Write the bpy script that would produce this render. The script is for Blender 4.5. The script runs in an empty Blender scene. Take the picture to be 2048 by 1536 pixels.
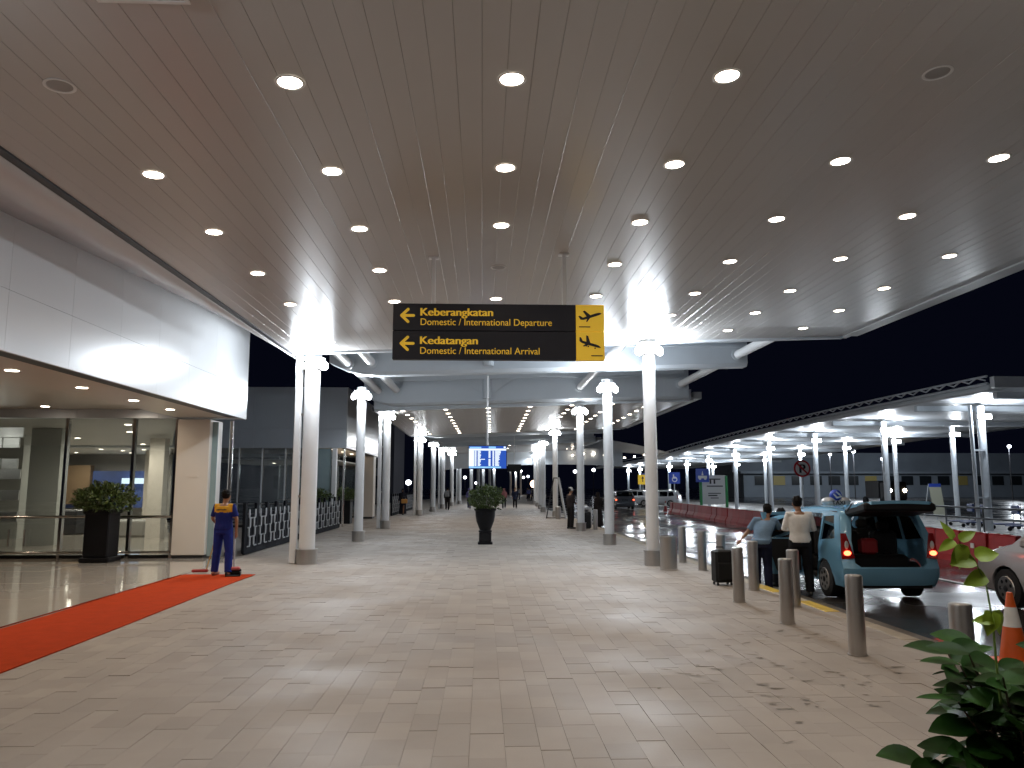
import bpy, bmesh, math, random
from mathutils import Vector, Matrix, Euler
random.seed(7)
R = math.radians
PI = math.pi
sc = bpy.context.scene
COL = sc.collection

# ------------------------------------------------------------------ camera, world, exposure
cam_d = bpy.data.cameras.new('camera')
cam = bpy.data.objects.new('camera', cam_d)
COL.objects.link(cam)
cam_d.sensor_width = 36.0
cam_d.lens = 36.0 * 1538.0 / 2048.0
cam_d.clip_start = 0.05
cam_d.clip_end = 2000
cam.location = (0, 0, 1.75)
cam.rotation_euler = (R(90 + 7.592), 0, R(-2.178))
sc.camera = cam

world = bpy.data.worlds.new('World')
sc.world = world
world.use_nodes = True
wn = world.node_tree.nodes
bg = wn['Background']
bg.inputs['Color'].default_value = (0.10, 0.13, 0.36, 1)
bg.inputs['Strength'].default_value = 0.014

sc.view_settings.view_transform = 'Standard'
sc.view_settings.look = 'None'
sc.view_settings.exposure = 0.0
sc.view_settings.gamma = 1.0
sc.view_settings.use_curve_mapping = False
sc.cycles.use_denoising = True
sc.cycles.max_bounces = 7
sc.cycles.diffuse_bounces = 4
sc.cycles.glossy_bounces = 4
sc.cycles.transparent_max_bounces = 12
sc.cycles.sample_clamp_indirect = 4.0
sc.cycles.caustics_reflective = False
sc.cycles.caustics_refractive = False
sc.cycles.filter_width = 1.5

WARM = (1.0, 0.815, 0.64)
COOL = (0.84, 0.92, 1.0)
P_DOWN = 21.5
P_FLOOD = 350.0
P_ISLAND = 260.0

# ------------------------------------------------------------------ materials
MATS = {}
def mat(name, col, rough=0.5, metal=0.0, spec=0.5, var=0.0, vscale=3.0, bump=0.0, bscale=40.0,
        rvar=0.0, rscale=1.5, coat=0.0, emit=None, estr=0.0, piece=0.0, stretch=None):
    """procedural principled material: colour noise, roughness noise, bump, per-piece variation"""
    if name in MATS: return MATS[name]
    m = bpy.data.materials.new(name); m.use_nodes = True
    nt = m.node_tree; N = nt.nodes; L = nt.links
    b = N['Principled BSDF']
    b.inputs['Base Color'].default_value = (*col, 1)
    b.inputs['Roughness'].default_value = rough
    b.inputs['Metallic'].default_value = metal
    b.inputs['Specular IOR Level'].default_value = spec
    b.inputs['Coat Weight'].default_value = coat
    b.inputs['Coat Roughness'].default_value = 0.08
    if emit:
        b.inputs['Emission Color'].default_value = (*emit, 1)
        b.inputs['Emission Strength'].default_value = estr
    tc = None
    def coords():
        nonlocal tc
        if tc is None:
            g = N.new('ShaderNodeNewGeometry'); tc = g.outputs['Position']
            if stretch:
                mp = N.new('ShaderNodeMapping'); mp.inputs['Scale'].default_value = stretch
                L.new(tc, mp.inputs['Vector']); tc = mp.outputs['Vector']
        return tc
    cs = None
    if var > 0:
        n = N.new('ShaderNodeTexNoise'); n.inputs['Scale'].default_value = vscale
        n.inputs['Detail'].default_value = 6; n.inputs['Roughness'].default_value = 0.6
        L.new(coords(), n.inputs['Vector'])
        mr = N.new('ShaderNodeMapRange'); mr.inputs['From Min'].default_value = 0.25; mr.inputs['From Max'].default_value = 0.75
        mr.inputs['To Min'].default_value = 1 - var; mr.inputs['To Max'].default_value = 1 + var
        L.new(n.outputs['Fac'], mr.inputs['Value']); cs = mr.outputs['Result']
    if piece > 0:
        oi = N.new('ShaderNodeObjectInfo'); g2 = N.new('ShaderNodeNewGeometry')
        wnz = N.new('ShaderNodeTexWhiteNoise'); wnz.noise_dimensions = '4D'
        L.new(oi.outputs['Location'], wnz.inputs['Vector']); L.new(g2.outputs['Random Per Island'], wnz.inputs['W'])
        mr2 = N.new('ShaderNodeMapRange'); mr2.inputs['To Min'].default_value = 1 - piece; mr2.inputs['To Max'].default_value = 1 + piece * 0.7
        L.new(wnz.outputs['Value'], mr2.inputs['Value'])
        if cs is None: cs = mr2.outputs['Result']
        else:
            mm = N.new('ShaderNodeMath'); mm.operation = 'MULTIPLY'
            L.new(cs, mm.inputs[0]); L.new(mr2.outputs['Result'], mm.inputs[1]); cs = mm.outputs[0]
    if cs is not None:
        vm = N.new('ShaderNodeVectorMath'); vm.operation = 'SCALE'
        vm.inputs[0].default_value = col; L.new(cs, vm.inputs['Scale'])
        L.new(vm.outputs['Vector'], b.inputs['Base Color'])
    if rvar > 0:
        n = N.new('ShaderNodeTexNoise'); n.inputs['Scale'].default_value = rscale; n.inputs['Detail'].default_value = 4
        L.new(coords(), n.inputs['Vector'])
        mr = N.new('ShaderNodeMapRange'); mr.inputs['From Min'].default_value = 0.35; mr.inputs['From Max'].default_value = 0.65
        mr.inputs['To Min'].default_value = max(0.02, rough - rvar); mr.inputs['To Max'].default_value = rough + rvar
        L.new(n.outputs['Fac'], mr.inputs['Value']); L.new(mr.outputs['Result'], b.inputs['Roughness'])
    if bump > 0:
        n = N.new('ShaderNodeTexNoise'); n.inputs['Scale'].default_value = bscale; n.inputs['Detail'].default_value = 5
        L.new(coords(), n.inputs['Vector'])
        bp = N.new('ShaderNodeBump'); bp.inputs['Strength'].default_value = bump; bp.inputs['Distance'].default_value = 0.01
        L.new(n.outputs['Fac'], bp.inputs['Height']); L.new(bp.outputs['Normal'], b.inputs['Normal'])
    MATS[name] = m
    return m

def emis(name, col, s):
    if name in MATS: return MATS[name]
    m = bpy.data.materials.new(name); m.use_nodes = True
    nt = m.node_tree; nt.nodes.clear()
    o = nt.nodes.new('ShaderNodeOutputMaterial'); e = nt.nodes.new('ShaderNodeEmission')
    e.inputs['Color'].default_value = (*col, 1); e.inputs['Strength'].default_value = s
    nt.links.new(e.outputs[0], o.inputs['Surface']); MATS[name] = m
    return m

def glassmat(name, tint=(0.8, 0.88, 0.88), refl=0.06, rough=0.02):
    if name in MATS: return MATS[name]
    m = bpy.data.materials.new(name); m.use_nodes = True
    nt = m.node_tree; nt.nodes.clear(); L = nt.links
    o = nt.nodes.new('ShaderNodeOutputMaterial'); mx = nt.nodes.new('ShaderNodeMixShader')
    t = nt.nodes.new('ShaderNodeBsdfTransparent'); t.inputs['Color'].default_value = (*tint, 1)
    g = nt.nodes.new('ShaderNodeBsdfGlossy'); g.inputs['Roughness'].default_value = rough
    f = nt.nodes.new('ShaderNodeFresnel'); f.inputs['IOR'].default_value = 1.5
    ad = nt.nodes.new('ShaderNodeMath'); ad.operation = 'ADD'; ad.inputs[1].default_value = refl; ad.use_clamp = True
    L.new(f.outputs[0], ad.inputs[0]); L.new(ad.outputs[0], mx.inputs[0])
    L.new(t.outputs[0], mx.inputs[1]); L.new(g.outputs[0], mx.inputs[2]); L.new(mx.outputs[0], o.inputs['Surface'])
    MATS[name] = m
    return m

M_CEIL = mat('ceiling_aluminium', (0.56, 0.545, 0.53), 0.27, spec=0.5, var=0.015, vscale=0.6, piece=0.02)
M_TRIM = mat('ceiling_trim', (0.42, 0.42, 0.43), 0.4, metal=0.2)
M_WHITE = mat('column_paint', (0.82, 0.825, 0.83), 0.38, var=0.04, vscale=2.0)
M_BEAM = mat('beam_paint', (0.60, 0.645, 0.69), 0.42, var=0.05, vscale=0.9)
M_FASC = mat('fascia_composite', (0.72, 0.74, 0.76), 0.24, metal=0.1, var=0.015, vscale=0.6, piece=0.02)
M_SOFF = mat('soffit_panel', (0.60, 0.54, 0.47), 0.32, var=0.04, vscale=0.7)
M_PAVE = mat('paver_stone', (0.345, 0.30, 0.258), 0.62, spec=0.42, var=0.10, vscale=0.9, piece=0.085, rvar=0.12, rscale=0.6, bump=0.08, bscale=60)
M_JOINT = mat('paver_joint', (0.30, 0.26, 0.225), 0.9)
M_TILE = mat('polished_tile', (0.46, 0.42, 0.37), 0.07, spec=0.6, var=0.06, vscale=1.2, piece=0.03)
M_CARPET = mat('carpet_pile', (0.46, 0.048, 0.008), 0.95, spec=0.1, var=0.12, vscale=5, bump=0.6, bscale=320)
M_ROAD = mat('wet_asphalt', (0.045, 0.042, 0.040), 0.20, spec=0.6, var=0.35, vscale=0.5, rvar=0.17, rscale=0.35, bump=0.22, bscale=22)
M_KERB = mat('kerb_concrete', (0.36, 0.30, 0.22), 0.6, var=0.25, vscale=2.5, bump=0.2, bscale=40, piece=0.1)
M_KERBY = mat('kerb_yellow', (0.62, 0.42, 0.05), 0.4, var=0.25, vscale=7, bump=0.2, bscale=40)
M_STEEL = mat('brushed_steel', (0.50, 0.475, 0.45), 0.34, metal=0.9, var=0.07, vscale=1.5, stretch=(14, 14, 1))
M_CHROME = mat('polished_steel', (0.66, 0.64, 0.62), 0.14, metal=1.0)
M_DARKM = mat('dark_metal', (0.035, 0.035, 0.04), 0.45, metal=0.3)
M_BLACK = mat('black_plastic', (0.009, 0.009, 0.010), 0.5, spec=0.3, var=0.2)
M_FENCE = mat('fence_navy', (0.006, 0.007, 0.011), 0.75, spec=0.12)
M_STRAP = mat('fence_strap', (0.38, 0.39, 0.41), 0.4, metal=0.3)
M_PIER = mat('pier_cladding', (0.72, 0.67, 0.61), 0.35, var=0.03, vscale=1.0)
M_GLASS = glassmat('facade_glass', (0.80, 0.83, 0.82), 0.09)
M_TEAL = mat('frosted_teal_glass', (0.27, 0.36, 0.37), 0.18, spec=0.6, var=0.05)
M_ENDW = mat('end_wall_panel', (0.54, 0.58, 0.63), 0.5, var=0.05, vscale=0.5)
M_INWALL = mat('interior_wall', (0.40, 0.39, 0.37), 0.5, var=0.08, vscale=0.6)
M_INCEIL = mat('interior_ceiling', (0.46, 0.46, 0.44), 0.5)
M_BLUEP = mat('interior_blue_panel', (0.05, 0.08, 0.22), 0.4, var=0.3, vscale=1.5)
M_OCHRE = mat('interior_ochre_panel', (0.22, 0.15, 0.09), 0.5)
M_RED = mat('barrier_red', (0.32, 0.012, 0.012), 0.42, var=0.2, vscale=2.5, piece=0.18)
M_PALE = mat('barrier_cap', (0.65, 0.60, 0.52), 0.5)
M_SIGNK = mat('sign_black', (0.017, 0.018, 0.028), 0.5, spec=0.35)
M_SIGNY = mat('sign_yellow_brightened', (0.92, 0.60, 0.035), 0.5, emit=(1, .62, .05), estr=.22)  # weak glow added to brighten the yellow, no lamp behind it
M_SIGNY2 = mat('sign_letters_brightened', (0.92, 0.58, 0.035), 0.5, emit=(1, .62, .05), estr=.22)  # letters carry the same added glow as the yellow panels
M_LAMP = emis('downlight_glow', (1.0, 0.86, 0.70), 28.0)
M_FLOOD = emis('floodlight_glow', (0.93, 0.97, 1.0), 60.0)
M_OFF = mat('downlight_off', (0.36, 0.35, 0.34), 0.3)
M_RING = mat('downlight_ring', (0.75, 0.74, 0.72), 0.3)
M_LEAFD = mat('leaf_dark', (0.020, 0.068, 0.009), 0.5, spec=0.22, var=0.35, vscale=9, piece=0.35)
M_LEAFY = mat('leaf_lime', (0.26, 0.38, 0.025), 0.45, var=0.2, vscale=14, piece=0.2)
M_LEAFP = mat('leaf_pot', (0.055, 0.085, 0.015), 0.5, var=0.3, vscale=9, piece=0.5)
M_STEM = mat('stem_bark', (0.07, 0.05, 0.03), 0.8)
M_POT = mat('pot_glaze', (0.006, 0.006, 0.008), 0.5, spec=0.25, var=0.2)
M_SOIL = mat('soil', (0.04, 0.03, 0.02), 0.95, bump=0.5, bscale=60)
M_SKIN = mat('skin', (0.30, 0.155, 0.09), 0.5, var=0.06, vscale=20)
M_HAIR = mat('hair', (0.008, 0.0065, 0.006), 0.8, spec=0.15)
M_TYRE = mat('tyre_rubber', (0.018, 0.018, 0.019), 0.75)
M_CABIN = mat('cabin_trim', (0.022, 0.021, 0.022), 0.7)
M_CGLASS = glassmat('car_glass', (0.30, 0.33, 0.34), 0.05)
M_TAIL = mat('tail_lens', (0.25, 0.008, 0.008), 0.15, coat=0.5)
M_TAILON = emis('tail_glow', (1.0, 0.10, 0.04), 9.0)
M_CLEAR = mat('clear_lens', (0.7, 0.7, 0.7), 0.08, metal=0.4)
M_HEADON = emis('headlight_glow', (1.0, 0.86, 0.62), 30.0)

# ------------------------------------------------------------------ mesh helpers
class MB:
    def __init__(s): s.v = []; s.f = []; s.m = []; s.cur = 0
    def add(s, vs, fs):
        o = len(s.v); s.v += [tuple(p) for p in vs]
        for f in fs: s.f.append(tuple(i + o for i in f)); s.m.append(s.cur)
        return s
    def box(s, c, d, rz=0.0, mtx=None):
        hx, hy, hz = d[0] / 2, d[1] / 2, d[2] / 2
        vs = [Vector((x, y, z)) for x in (-hx, hx) for y in (-hy, hy) for z in (-hz, hz)]
        if rz: vs = [Matrix.Rotation(rz, 3, 'Z') @ p for p in vs]
        if mtx is not None: vs = [mtx @ p for p in vs]
        return s.add([p + Vector(c) for p in vs], [(0, 1, 3, 2), (4, 6, 7, 5), (0, 4, 5, 1), (2, 3, 7, 6), (0, 2, 6, 4), (1, 5, 7, 3)])
    def b2(s, a, b):
        return s.box([(a[i] + b[i]) / 2 for i in range(3)], [abs(b[i] - a[i]) for i in range(3)])
    def bev(s, a, b, r=0.01):
        """box with chamfered edges"""
        x0, y0, z0 = a; x1, y1, z1 = b
        rings = [(z0, r), (z0 + r, 0), (z1 - r, 0), (z1, r)]
        vs = []
        for z, i in rings:
            xa, xb, ya, yb = x0 + i, x1 - i, y0 + i, y1 - i; k = r
            vs += [(xa + k, ya, z), (xb - k, ya, z), (xb, ya + k, z), (xb, yb - k, z), (xb - k, yb, z), (xa + k, yb, z), (xa, yb - k, z), (xa, ya + k, z)]
        fs = [tuple(range(7, -1, -1)), tuple(range(24, 32))]
        for j in range(3):
            for i in range(8):
                i2 = (i + 1) % 8; fs.append((j * 8 + i, j * 8 + i2, j * 8 + 8 + i2, j * 8 + 8 + i))
        return s.add(vs, fs)
    def lathe(s, prof, n=20, c=(0, 0, 0), cap=True):
        vs = []
        for r, z in prof:
            for i in range(n):
                a = 2 * PI * i / n; vs.append((c[0] + r * math.cos(a), c[1] + r * math.sin(a), c[2] + z))
        fs = []
        for j in range(len(prof) - 1):
            for i in range(n):
                i2 = (i + 1) % n; fs.append((j * n + i, j * n + i2, j * n + n + i2, j * n + n + i))
        if cap:
            fs.append(tuple(range(n - 1, -1, -1))); k = (len(prof) - 1) * n; fs.append(tuple(range(k, k + n)))
        return s.add(vs, fs)
    def tube(s, pts, rad, n=8, rnd=False, sx=1.0, up=None):
        pts = [Vector(p) for p in pts]
        if not isinstance(rad, (list, tuple)): rad = [rad] * len(pts)
        rad = list(rad)
        if rnd:
            d0 = (pts[0] - pts[1]).normalized(); d1 = (pts[-1] - pts[-2]).normalized()
            r0, r1 = rad[0], rad[-1]; p0, p1 = pts[0], pts[-1]
            pts = [p0 + d0 * r0 * 0.95, p0 + d0 * r0 * 0.6] + pts + [p1 + d1 * r1 * 0.6, p1 + d1 * r1 * 0.95]
            rad = [r0 * 0.3, r0 * 0.8] + rad + [r1 * 0.8, r1 * 0.3]
        vs = []; prev = None
        for i, p in enumerate(pts):
            a = pts[max(0, i - 1)]; b = pts[min(len(pts) - 1, i + 1)]
            t = (b - a).normalized()
            if prev is None:
                ref = Vector(up) if up else (Vector((0, 0, 1)) if abs(t.z) < 0.9 else Vector((0, 1, 0)))
                u = t.cross(ref).normalized()
            else:
                u = (prev - t * prev.dot(t)).normalized()
            prev = u; w = t.cross(u)
            for k in range(n):
                an = 2 * PI * k / n; vs.append(p + (u * math.cos(an) * sx + w * math.sin(an)) * rad[i])
        fs = []
        for j in range(len(pts) - 1):
            for i in range(n):
                i2 = (i + 1) % n; fs.append((j * n + i, j * n + i2, j * n + n + i2, j * n + n + i))
        fs.append(tuple(range(n - 1, -1, -1))); k = (len(pts) - 1) * n; fs.append(tuple(range(k, k + n)))
        return s.add(vs, fs)
    def ellip(s, c, r, n=12, m=8, mtx=None):
        vs = []
        for j in range(m + 1):
            th = PI * j / m
            for i in range(n):
                a = 2 * PI * i / n
                p = Vector((r[0] * math.sin(th) * math.cos(a), r[1] * math.sin(th) * math.sin(a), r[2] * math.cos(th)))
                if mtx is not None: p = mtx @ p
                vs.append(p + Vector(c))
        fs = []
        for j in range(m):
            for i in range(n):
                i2 = (i + 1) % n; fs.append((j * n + i, j * n + n + i, j * n + n + i2, j * n + i2))
        return s.add(vs, fs)
    def rings(s, rr, n=14, close=True):
        """rr: list of (centre, rx, ry) horizontal elliptical rings"""
        vs = []
        for c, rx, ry in rr:
            for i in range(n):
                a = 2 * PI * i / n; vs.append((c[0] + rx * math.cos(a), c[1] + ry * math.sin(a), c[2]))
        fs = []
        for j in range(len(rr) - 1):
            for i in range(n):
                i2 = (i + 1) % n; fs.append((j * n + i, j * n + i2, j * n + n + i2, j * n + n + i))
        if close:
            fs.append(tuple(range(n - 1, -1, -1))); k = (len(rr) - 1) * n; fs.append(tuple(range(k, k + n)))
        return s.add(vs, fs)
    def mesh(s, name, mats, smooth=False):
        me = bpy.data.meshes.new(name); me.from_pydata(s.v, [], s.f); me.update()
        if not isinstance(mats, (list, tuple)): mats = [mats]
        for m in mats: me.materials.append(m)
        if len(mats) > 1: me.polygons.foreach_set('material_index', s.m)
        if smooth:
            me.polygons.foreach_set('use_smooth', [True] * len(me.polygons))
            if smooth != 'all':
                try: me.set_sharp_from_angle(angle=R(38))
                except Exception: pass
        return me
    def build(s, name, mats, parent=None, smooth=False, loc=None, rot=None):
        return link(name, s.mesh(name, mats, smooth), parent, loc, rot)

def link(name, data, parent=None, loc=None, rot=None):
    o = bpy.data.objects.new(name, data); COL.objects.link(o)
    if parent is not None: o.parent = parent
    if loc is not None: o.location = loc
    if rot is not None: o.rotation_euler = rot
    return o
def tag(o, label=None, cat=None, group=None, kind=None):
    if label: o['label'] = label
    if cat: o['category'] = cat
    if group: o['group'] = group
    if kind: o['kind'] = kind
    return o
def thing(name, label, cat, loc=(0, 0, 0), rz=0.0, group=None):
    o = bpy.data.objects.new(name, None); COL.objects.link(o); o.empty_display_size = 0.1
    o.location = loc; o.rotation_euler = (0, 0, rz)
    return tag(o, label, cat, group)
def copy_tree(o, parent=None):
    c = o.copy(); COL.objects.link(c); c.parent = parent
    for ch in list(o.children): copy_tree(ch, c)
    return c
ORD = ['first', 'second', 'third', 'fourth', 'fifth', 'sixth', 'seventh', 'eighth', 'ninth', 'tenth', 'eleventh', 'twelfth',
       'thirteenth', 'fourteenth', 'fifteenth', 'sixteenth', 'seventeenth', 'eighteenth', 'nineteenth', 'twentieth']
def ordn(i):
    if i < 20: return ORD[i]
    t = ['twenty', 'thirty', 'forty'][i // 10 - 2] if (i + 1) % 10 else ''
    tens = {2: 'twenty', 3: 'thirty', 4: 'forty'}
    n = i + 1
    if n % 10 == 0: return {20: 'twentieth', 30: 'thirtieth', 40: 'fortieth', 50: 'fiftieth'}[n]
    return tens[n // 10] + '-' + ORD[n % 10 - 1]

TMP = bpy.data.scenes.new('workshop')
def eval_mesh(ob):
    """evaluated mesh of a loose object, worked out in a side scene so that it stays quick"""
    TMP.collection.objects.link(ob)
    vl = TMP.view_layers[0]; vl.update(); dg = vl.depsgraph; dg.update()
    me = bpy.data.meshes.new_from_object(ob.evaluated_get(dg))
    TMP.collection.objects.unlink(ob)
    return me
from mathutils.geometry import tessellate_polygon
def poly2d(loops, res=None):
    """fill a 2-D outline with holes -> (verts2d, faces); res = grid step for later bending"""
    def area(l): return sum(l[i][0] * l[(i + 1) % len(l)][1] - l[(i + 1) % len(l)][0] * l[i][1] for i in range(len(l)))
    L3 = []
    for k, lp in enumerate(loops):
        lp = list(lp)
        if (area(lp) > 0) != (k == 0): lp.reverse()
        L3.append([Vector((q[0], q[1], 0)) for q in lp])
    tris = tessellate_polygon(L3)
    bm = bmesh.new(); vv = [bm.verts.new(p) for l in L3 for p in l]
    for tr in tris:
        a_, b_, c_ = (vv[i] for i in tr)
        if (b_.co - a_.co).cross(c_.co - a_.co).z < 0: b_, c_ = c_, b_
        try: bm.faces.new((a_, b_, c_))
        except ValueError: pass
    bmesh.ops.remove_doubles(bm, verts=bm.verts, dist=1e-5)
    bmesh.ops.dissolve_limit(bm, angle_limit=R(1), verts=bm.verts, edges=bm.edges)
    if res:
        xs = [v.co.x for v in bm.verts]; ys = [v.co.y for v in bm.verts]
        for ax, lo, hi in ((0, min(xs), max(xs)), (1, min(ys), max(ys))):
            st = res[ax]
            if not st: continue
            k = lo + st
            while k < hi - 1e-4:
                nrm = (1, 0, 0) if ax == 0 else (0, 1, 0); co = (k, 0, 0) if ax == 0 else (0, k, 0)
                bmesh.ops.bisect_plane(bm, geom=bm.verts[:] + bm.edges[:] + bm.faces[:], dist=1e-5, plane_co=co, plane_no=nrm)
                k += st
    bmesh.ops.triangulate(bm, faces=[f for f in bm.faces if len(f.verts) > 4])
    bm.verts.index_update()
    V = [(v.co.x, v.co.y) for v in bm.verts]; F = [tuple(v.index for v in f.verts) for f in bm.faces]
    bm.free()
    return V, F
def panel(mb, loops, fn, th=0.0, nrm=None, res=None):
    """bent sheet with thickness: fn(a,b)->3-D point; nrm = thickness direction"""
    V, F = poly2d(loops, res)
    P = [Vector(fn(a, b)) for a, b in V]
    if th == 0: return mb.add(P, F)
    n = Vector(nrm) * th
    k = len(P); fs = list(F) + [tuple(i + k for i in reversed(f)) for f in F]
    cnt = {}
    for f in F:
        for i in range(len(f)):
            e = (f[i], f[(i + 1) % len(f)]); cnt[e] = cnt.get(e, 0) + 1
    for (a, b) in cnt:
        if (b, a) not in cnt: fs.append((b, a, a + k, b + k))
    return mb.add(P + [p + n for p in P], fs)
def rrect(x0, y0, x1, y1, r, n=4):
    out = []
    for cx, cy, a0 in ((x1 - r, y1 - r, 0), (x0 + r, y1 - r, 90), (x0 + r, y0 + r, 180), (x1 - r, y0 + r, 270)):
        for i in range(n + 1):
            a = R(a0 + 90 * i / n); out.append((cx + r * math.cos(a), cy + r * math.sin(a)))
    return out

def text_mesh(body, width, height, name, m, parent, loc, rot, bold=0.0, depth=0.004, align='LEFT'):
    cu = bpy.data.curves.new('lettering', 'FONT'); cu.body = body; cu.size = 1.0; cu.offset = 0.0; cu.extrude = 0.0
    ob = bpy.data.objects.new('lettering', cu)
    me = eval_mesh(ob)
    bpy.data.objects.remove(ob)
    xs = [v.co.x for v in me.vertices]
    x0, x1 = min(xs), max(xs)
    sx = width / (x1 - x0); sy = height / 0.70
    for v in me.vertices: v.co = ((v.co.x - x0) * sx, v.co.y * sy, 0)
    if bold:       # heavier strokes: the letter struck again a little to the side
        bm = bmesh.new(); bm.from_mesh(me)
        for k in (1, 2):
            g = bmesh.ops.duplicate(bm, geom=[f for f in bm.faces][:] if k == 1 else base)
            if k == 1: base = [f for f in bm.faces if f not in set(x for x in g['geom'] if isinstance(x, bmesh.types.BMFace))]
            for v in [x for x in g['geom'] if isinstance(x, bmesh.types.BMVert)]: v.co.x += bold * height * (1 if k == 1 else -1); v.co.z += .0004 * k
        bm.to_mesh(me); bm.free()
    me.materials.clear(); me.materials.append(m)
    return link(name, me, parent, loc, rot)

def lamp(kind, name, parent, loc, power, color, radius=0.06, rot=None, cone=120, blend=0.6):
    l = bpy.data.lights.new(name, kind); l.energy = power; l.color = color; l.shadow_soft_size = radius
    if kind == 'SPOT': l.spot_size = R(cone); l.spot_blend = blend
    o = bpy.data.objects.new(name, l); COL.objects.link(o); o.location = loc
    if rot: o.rotation_euler = rot
    o.parent = parent
    return o

# ------------------------------------------------------------------ ground, road, kerb, walkway
mb = MB(); mb.b2((-300, -60, -0.6), (300, 700, -0.17)); tag(mb.build('ground', M_ROAD), kind='structure')
mb = MB()
nx, ny = 46, 90
vs = []; fs = []
for j in range(ny + 1):
    for i in range(nx + 1):
        x = 5.06 + (18.6 - 5.06) * i / nx; y = -8 + 140 * j / ny
        vs.append((x, y, -0.15 + 0.006 * math.sin(x * 1.3 + y * 0.4) * math.sin(y * 0.9)))
for j in range(ny):
    for i in range(nx): a = j * (nx + 1) + i; fs.append((a, a + 1, a + nx + 2, a + nx + 1))
mb.add(vs, fs); road = tag(mb.build('road', M_ROAD, smooth='all'), kind='structure')
M_MARK = mat('road_paint', (0.55, 0.55, 0.53), 0.5, var=0.4, vscale=6)
for k, y in enumerate((14.0, 22.0, 30.0, 38.0, 46.0, 54.0)):
    MB().b2((9.4, y, -0.143), (9.52, y + 3.0, -0.139)).build('lane_marking', M_MARK, road)
# dirt apron beside the kerb, dry and brown
M_APRON = mat('gutter_apron', (0.10, 0.085, 0.065), 0.5, var=0.45, vscale=1.1, rvar=0.2, rscale=0.9)
MB().b2((5.06, -8, -0.148), (5.62, 60, -0.141)).build('gutter', M_APRON, road)

kerb = MB().b2((4.86, -8, -0.17), (5.05, 90, -0.03)).build('kerb', M_JOINT); tag(kerb, kind='structure')
ks = MB().bev((4.84, 0.004, -0.16), (5.06, 0.996, 0.004), 0.012)
me_k = ks.mesh('kerb_stone', M_KERB); me_ky = ks.mesh('kerb_stone', M_KERBY)
for i in range(46):
    y = -2 + i
    o = link('kerb_stone', me_ky if i in (13, 15) else me_k, kerb, (random.uniform(-.004, .004), y, random.uniform(-.003, .003)))

walk = MB().b2((-12, -8, -0.16), (4.86, 62, -0.006)).build('walkway', M_JOINT); tag(walk, kind='structure')
MB().add([(-12, 62, -0.012), (4.86, 62, -0.012), (14, 170, -0.012), (-2, 170, -0.012)], [(0, 1, 2, 3)]).build('far_paving', M_PAVE, walk)
cells = []
rp = random.Random(17)
x = 4.84
while x > -6.0:
    w = rp.choice((.18, .20, .20, .24)); x -= w
    y = 2.2 - rp.uniform(0, .4)
    while y < 61.6:
        l = rp.choice((.30, .40, .40, .50)); cells.append((x, y, w, l)); y += l
def inframe(c):
    px = 965 + 1538 * (c[0] + .1) / max(c[1], .1)
    return -40 < px < 2090
near = sorted([c for c in cells if inframe(c) and c[1] > 4.2], key=lambda c: c[1])[:300]
ns = set(near); pms = {}
for c in near:
    k = (c[2], c[3])
    if k not in pms: pms[k] = MB().bev((0.0007, 0.0007, -0.03), (c[2] - 0.0007, c[3] - 0.0007, 0.0), 0.0012).mesh('paver', M_PAVE)
    link('paver', pms[k], walk, (c[0], c[1], random.uniform(-.003, .0005)), (random.gauss(0, .002), random.gauss(0, .002), 0))
rest = MB()
for c in cells:
    if c in ns: continue
    w, l = c[2], c[3]
    tx, ty, dz = random.gauss(0, .004), random.gauss(0, .004), random.uniform(-.003, .0005)
    g = 0.0008
    P = [(c[0] + a, c[1] + b, dz + (a - w / 2) * tx + (b - l / 2) * ty) for (a, b) in ((g, g), (w - g, g), (w - g, l - g), (g, l - g))]
    Q = [(p[0], p[1], p[2] - .012) for p in P]
    rest.add(P + Q, [(0, 1, 2, 3), (0, 4, 5, 1), (1, 5, 6, 2), (2, 6, 7, 3), (3, 7, 4, 0)])
o = rest.build('pavers', M_PAVE, walk); o['kind'] = 'stuff'
# mud smears on the paving by the kerb
M_MUD = mat('mud', (0.20, 0.165, 0.13), 0.8, var=0.35, vscale=14)
mud = MB(); rr = random.Random(3)
for k in range(90):
    cl = rr.choice(((3.4, 7.6), (2.6, 6.4), (4.0, 6.9), (3.0, 8.4), (2.2, 7.2), (3.7, 9.2)))
    x = min(4.6, cl[0] + rr.gauss(0, .45)); y = cl[1] + rr.gauss(0, .35); a = rr.uniform(0.015, 0.10); b = rr.uniform(0.006, 0.026)
    n = 14; ph = rr.uniform(-.5, .5)
    P = []
    for i in range(n):
        t = 2 * PI * i / n; r_ = rr.uniform(.35, 1.25)
        u, v = a * r_ * math.cos(t), b * r_ * math.sin(t)
        P.append((x + u * math.cos(ph) - v * math.sin(ph), y + u * math.sin(ph) + v * math.cos(ph), 0.0035 + 0.00006 * k))
    mud.add(P, [tuple(range(n))])
tag(mud.build('mud', M_MUD), 'dark smears of mud scattered over the paving near the kerb', 'mud', kind='stuff')

# polished porch floor
porch = MB().b2((-30, 2, -0.16), (-5.97, 19.9, 0.0)).build('porch_floor', M_JOINT); tag(porch, kind='structure')
TS = 1.0
tm = MB().bev((0.0015, 0.0015, -0.02), (TS - 0.0015, TS - 0.0015, 0.0), 0.001).mesh('tile', M_TILE)
for i in range(16):
    for j in range(14):
        x = -5.97 - TS * (i + 1); y = 19.5 - TS * (j + 1)
        if y < 5.4: continue
        if 965 + 1538 * (x + TS) / y < -60: continue
        link('tile', tm, porch, (x, y, 0.022), (random.gauss(0, .0006), random.gauss(0, .0006), 0))
MB().b2((-5.97, 2, 0.0), (-5.955, 19.5, 0.026)).build('edge_strip', M_CHROME, porch)

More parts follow.
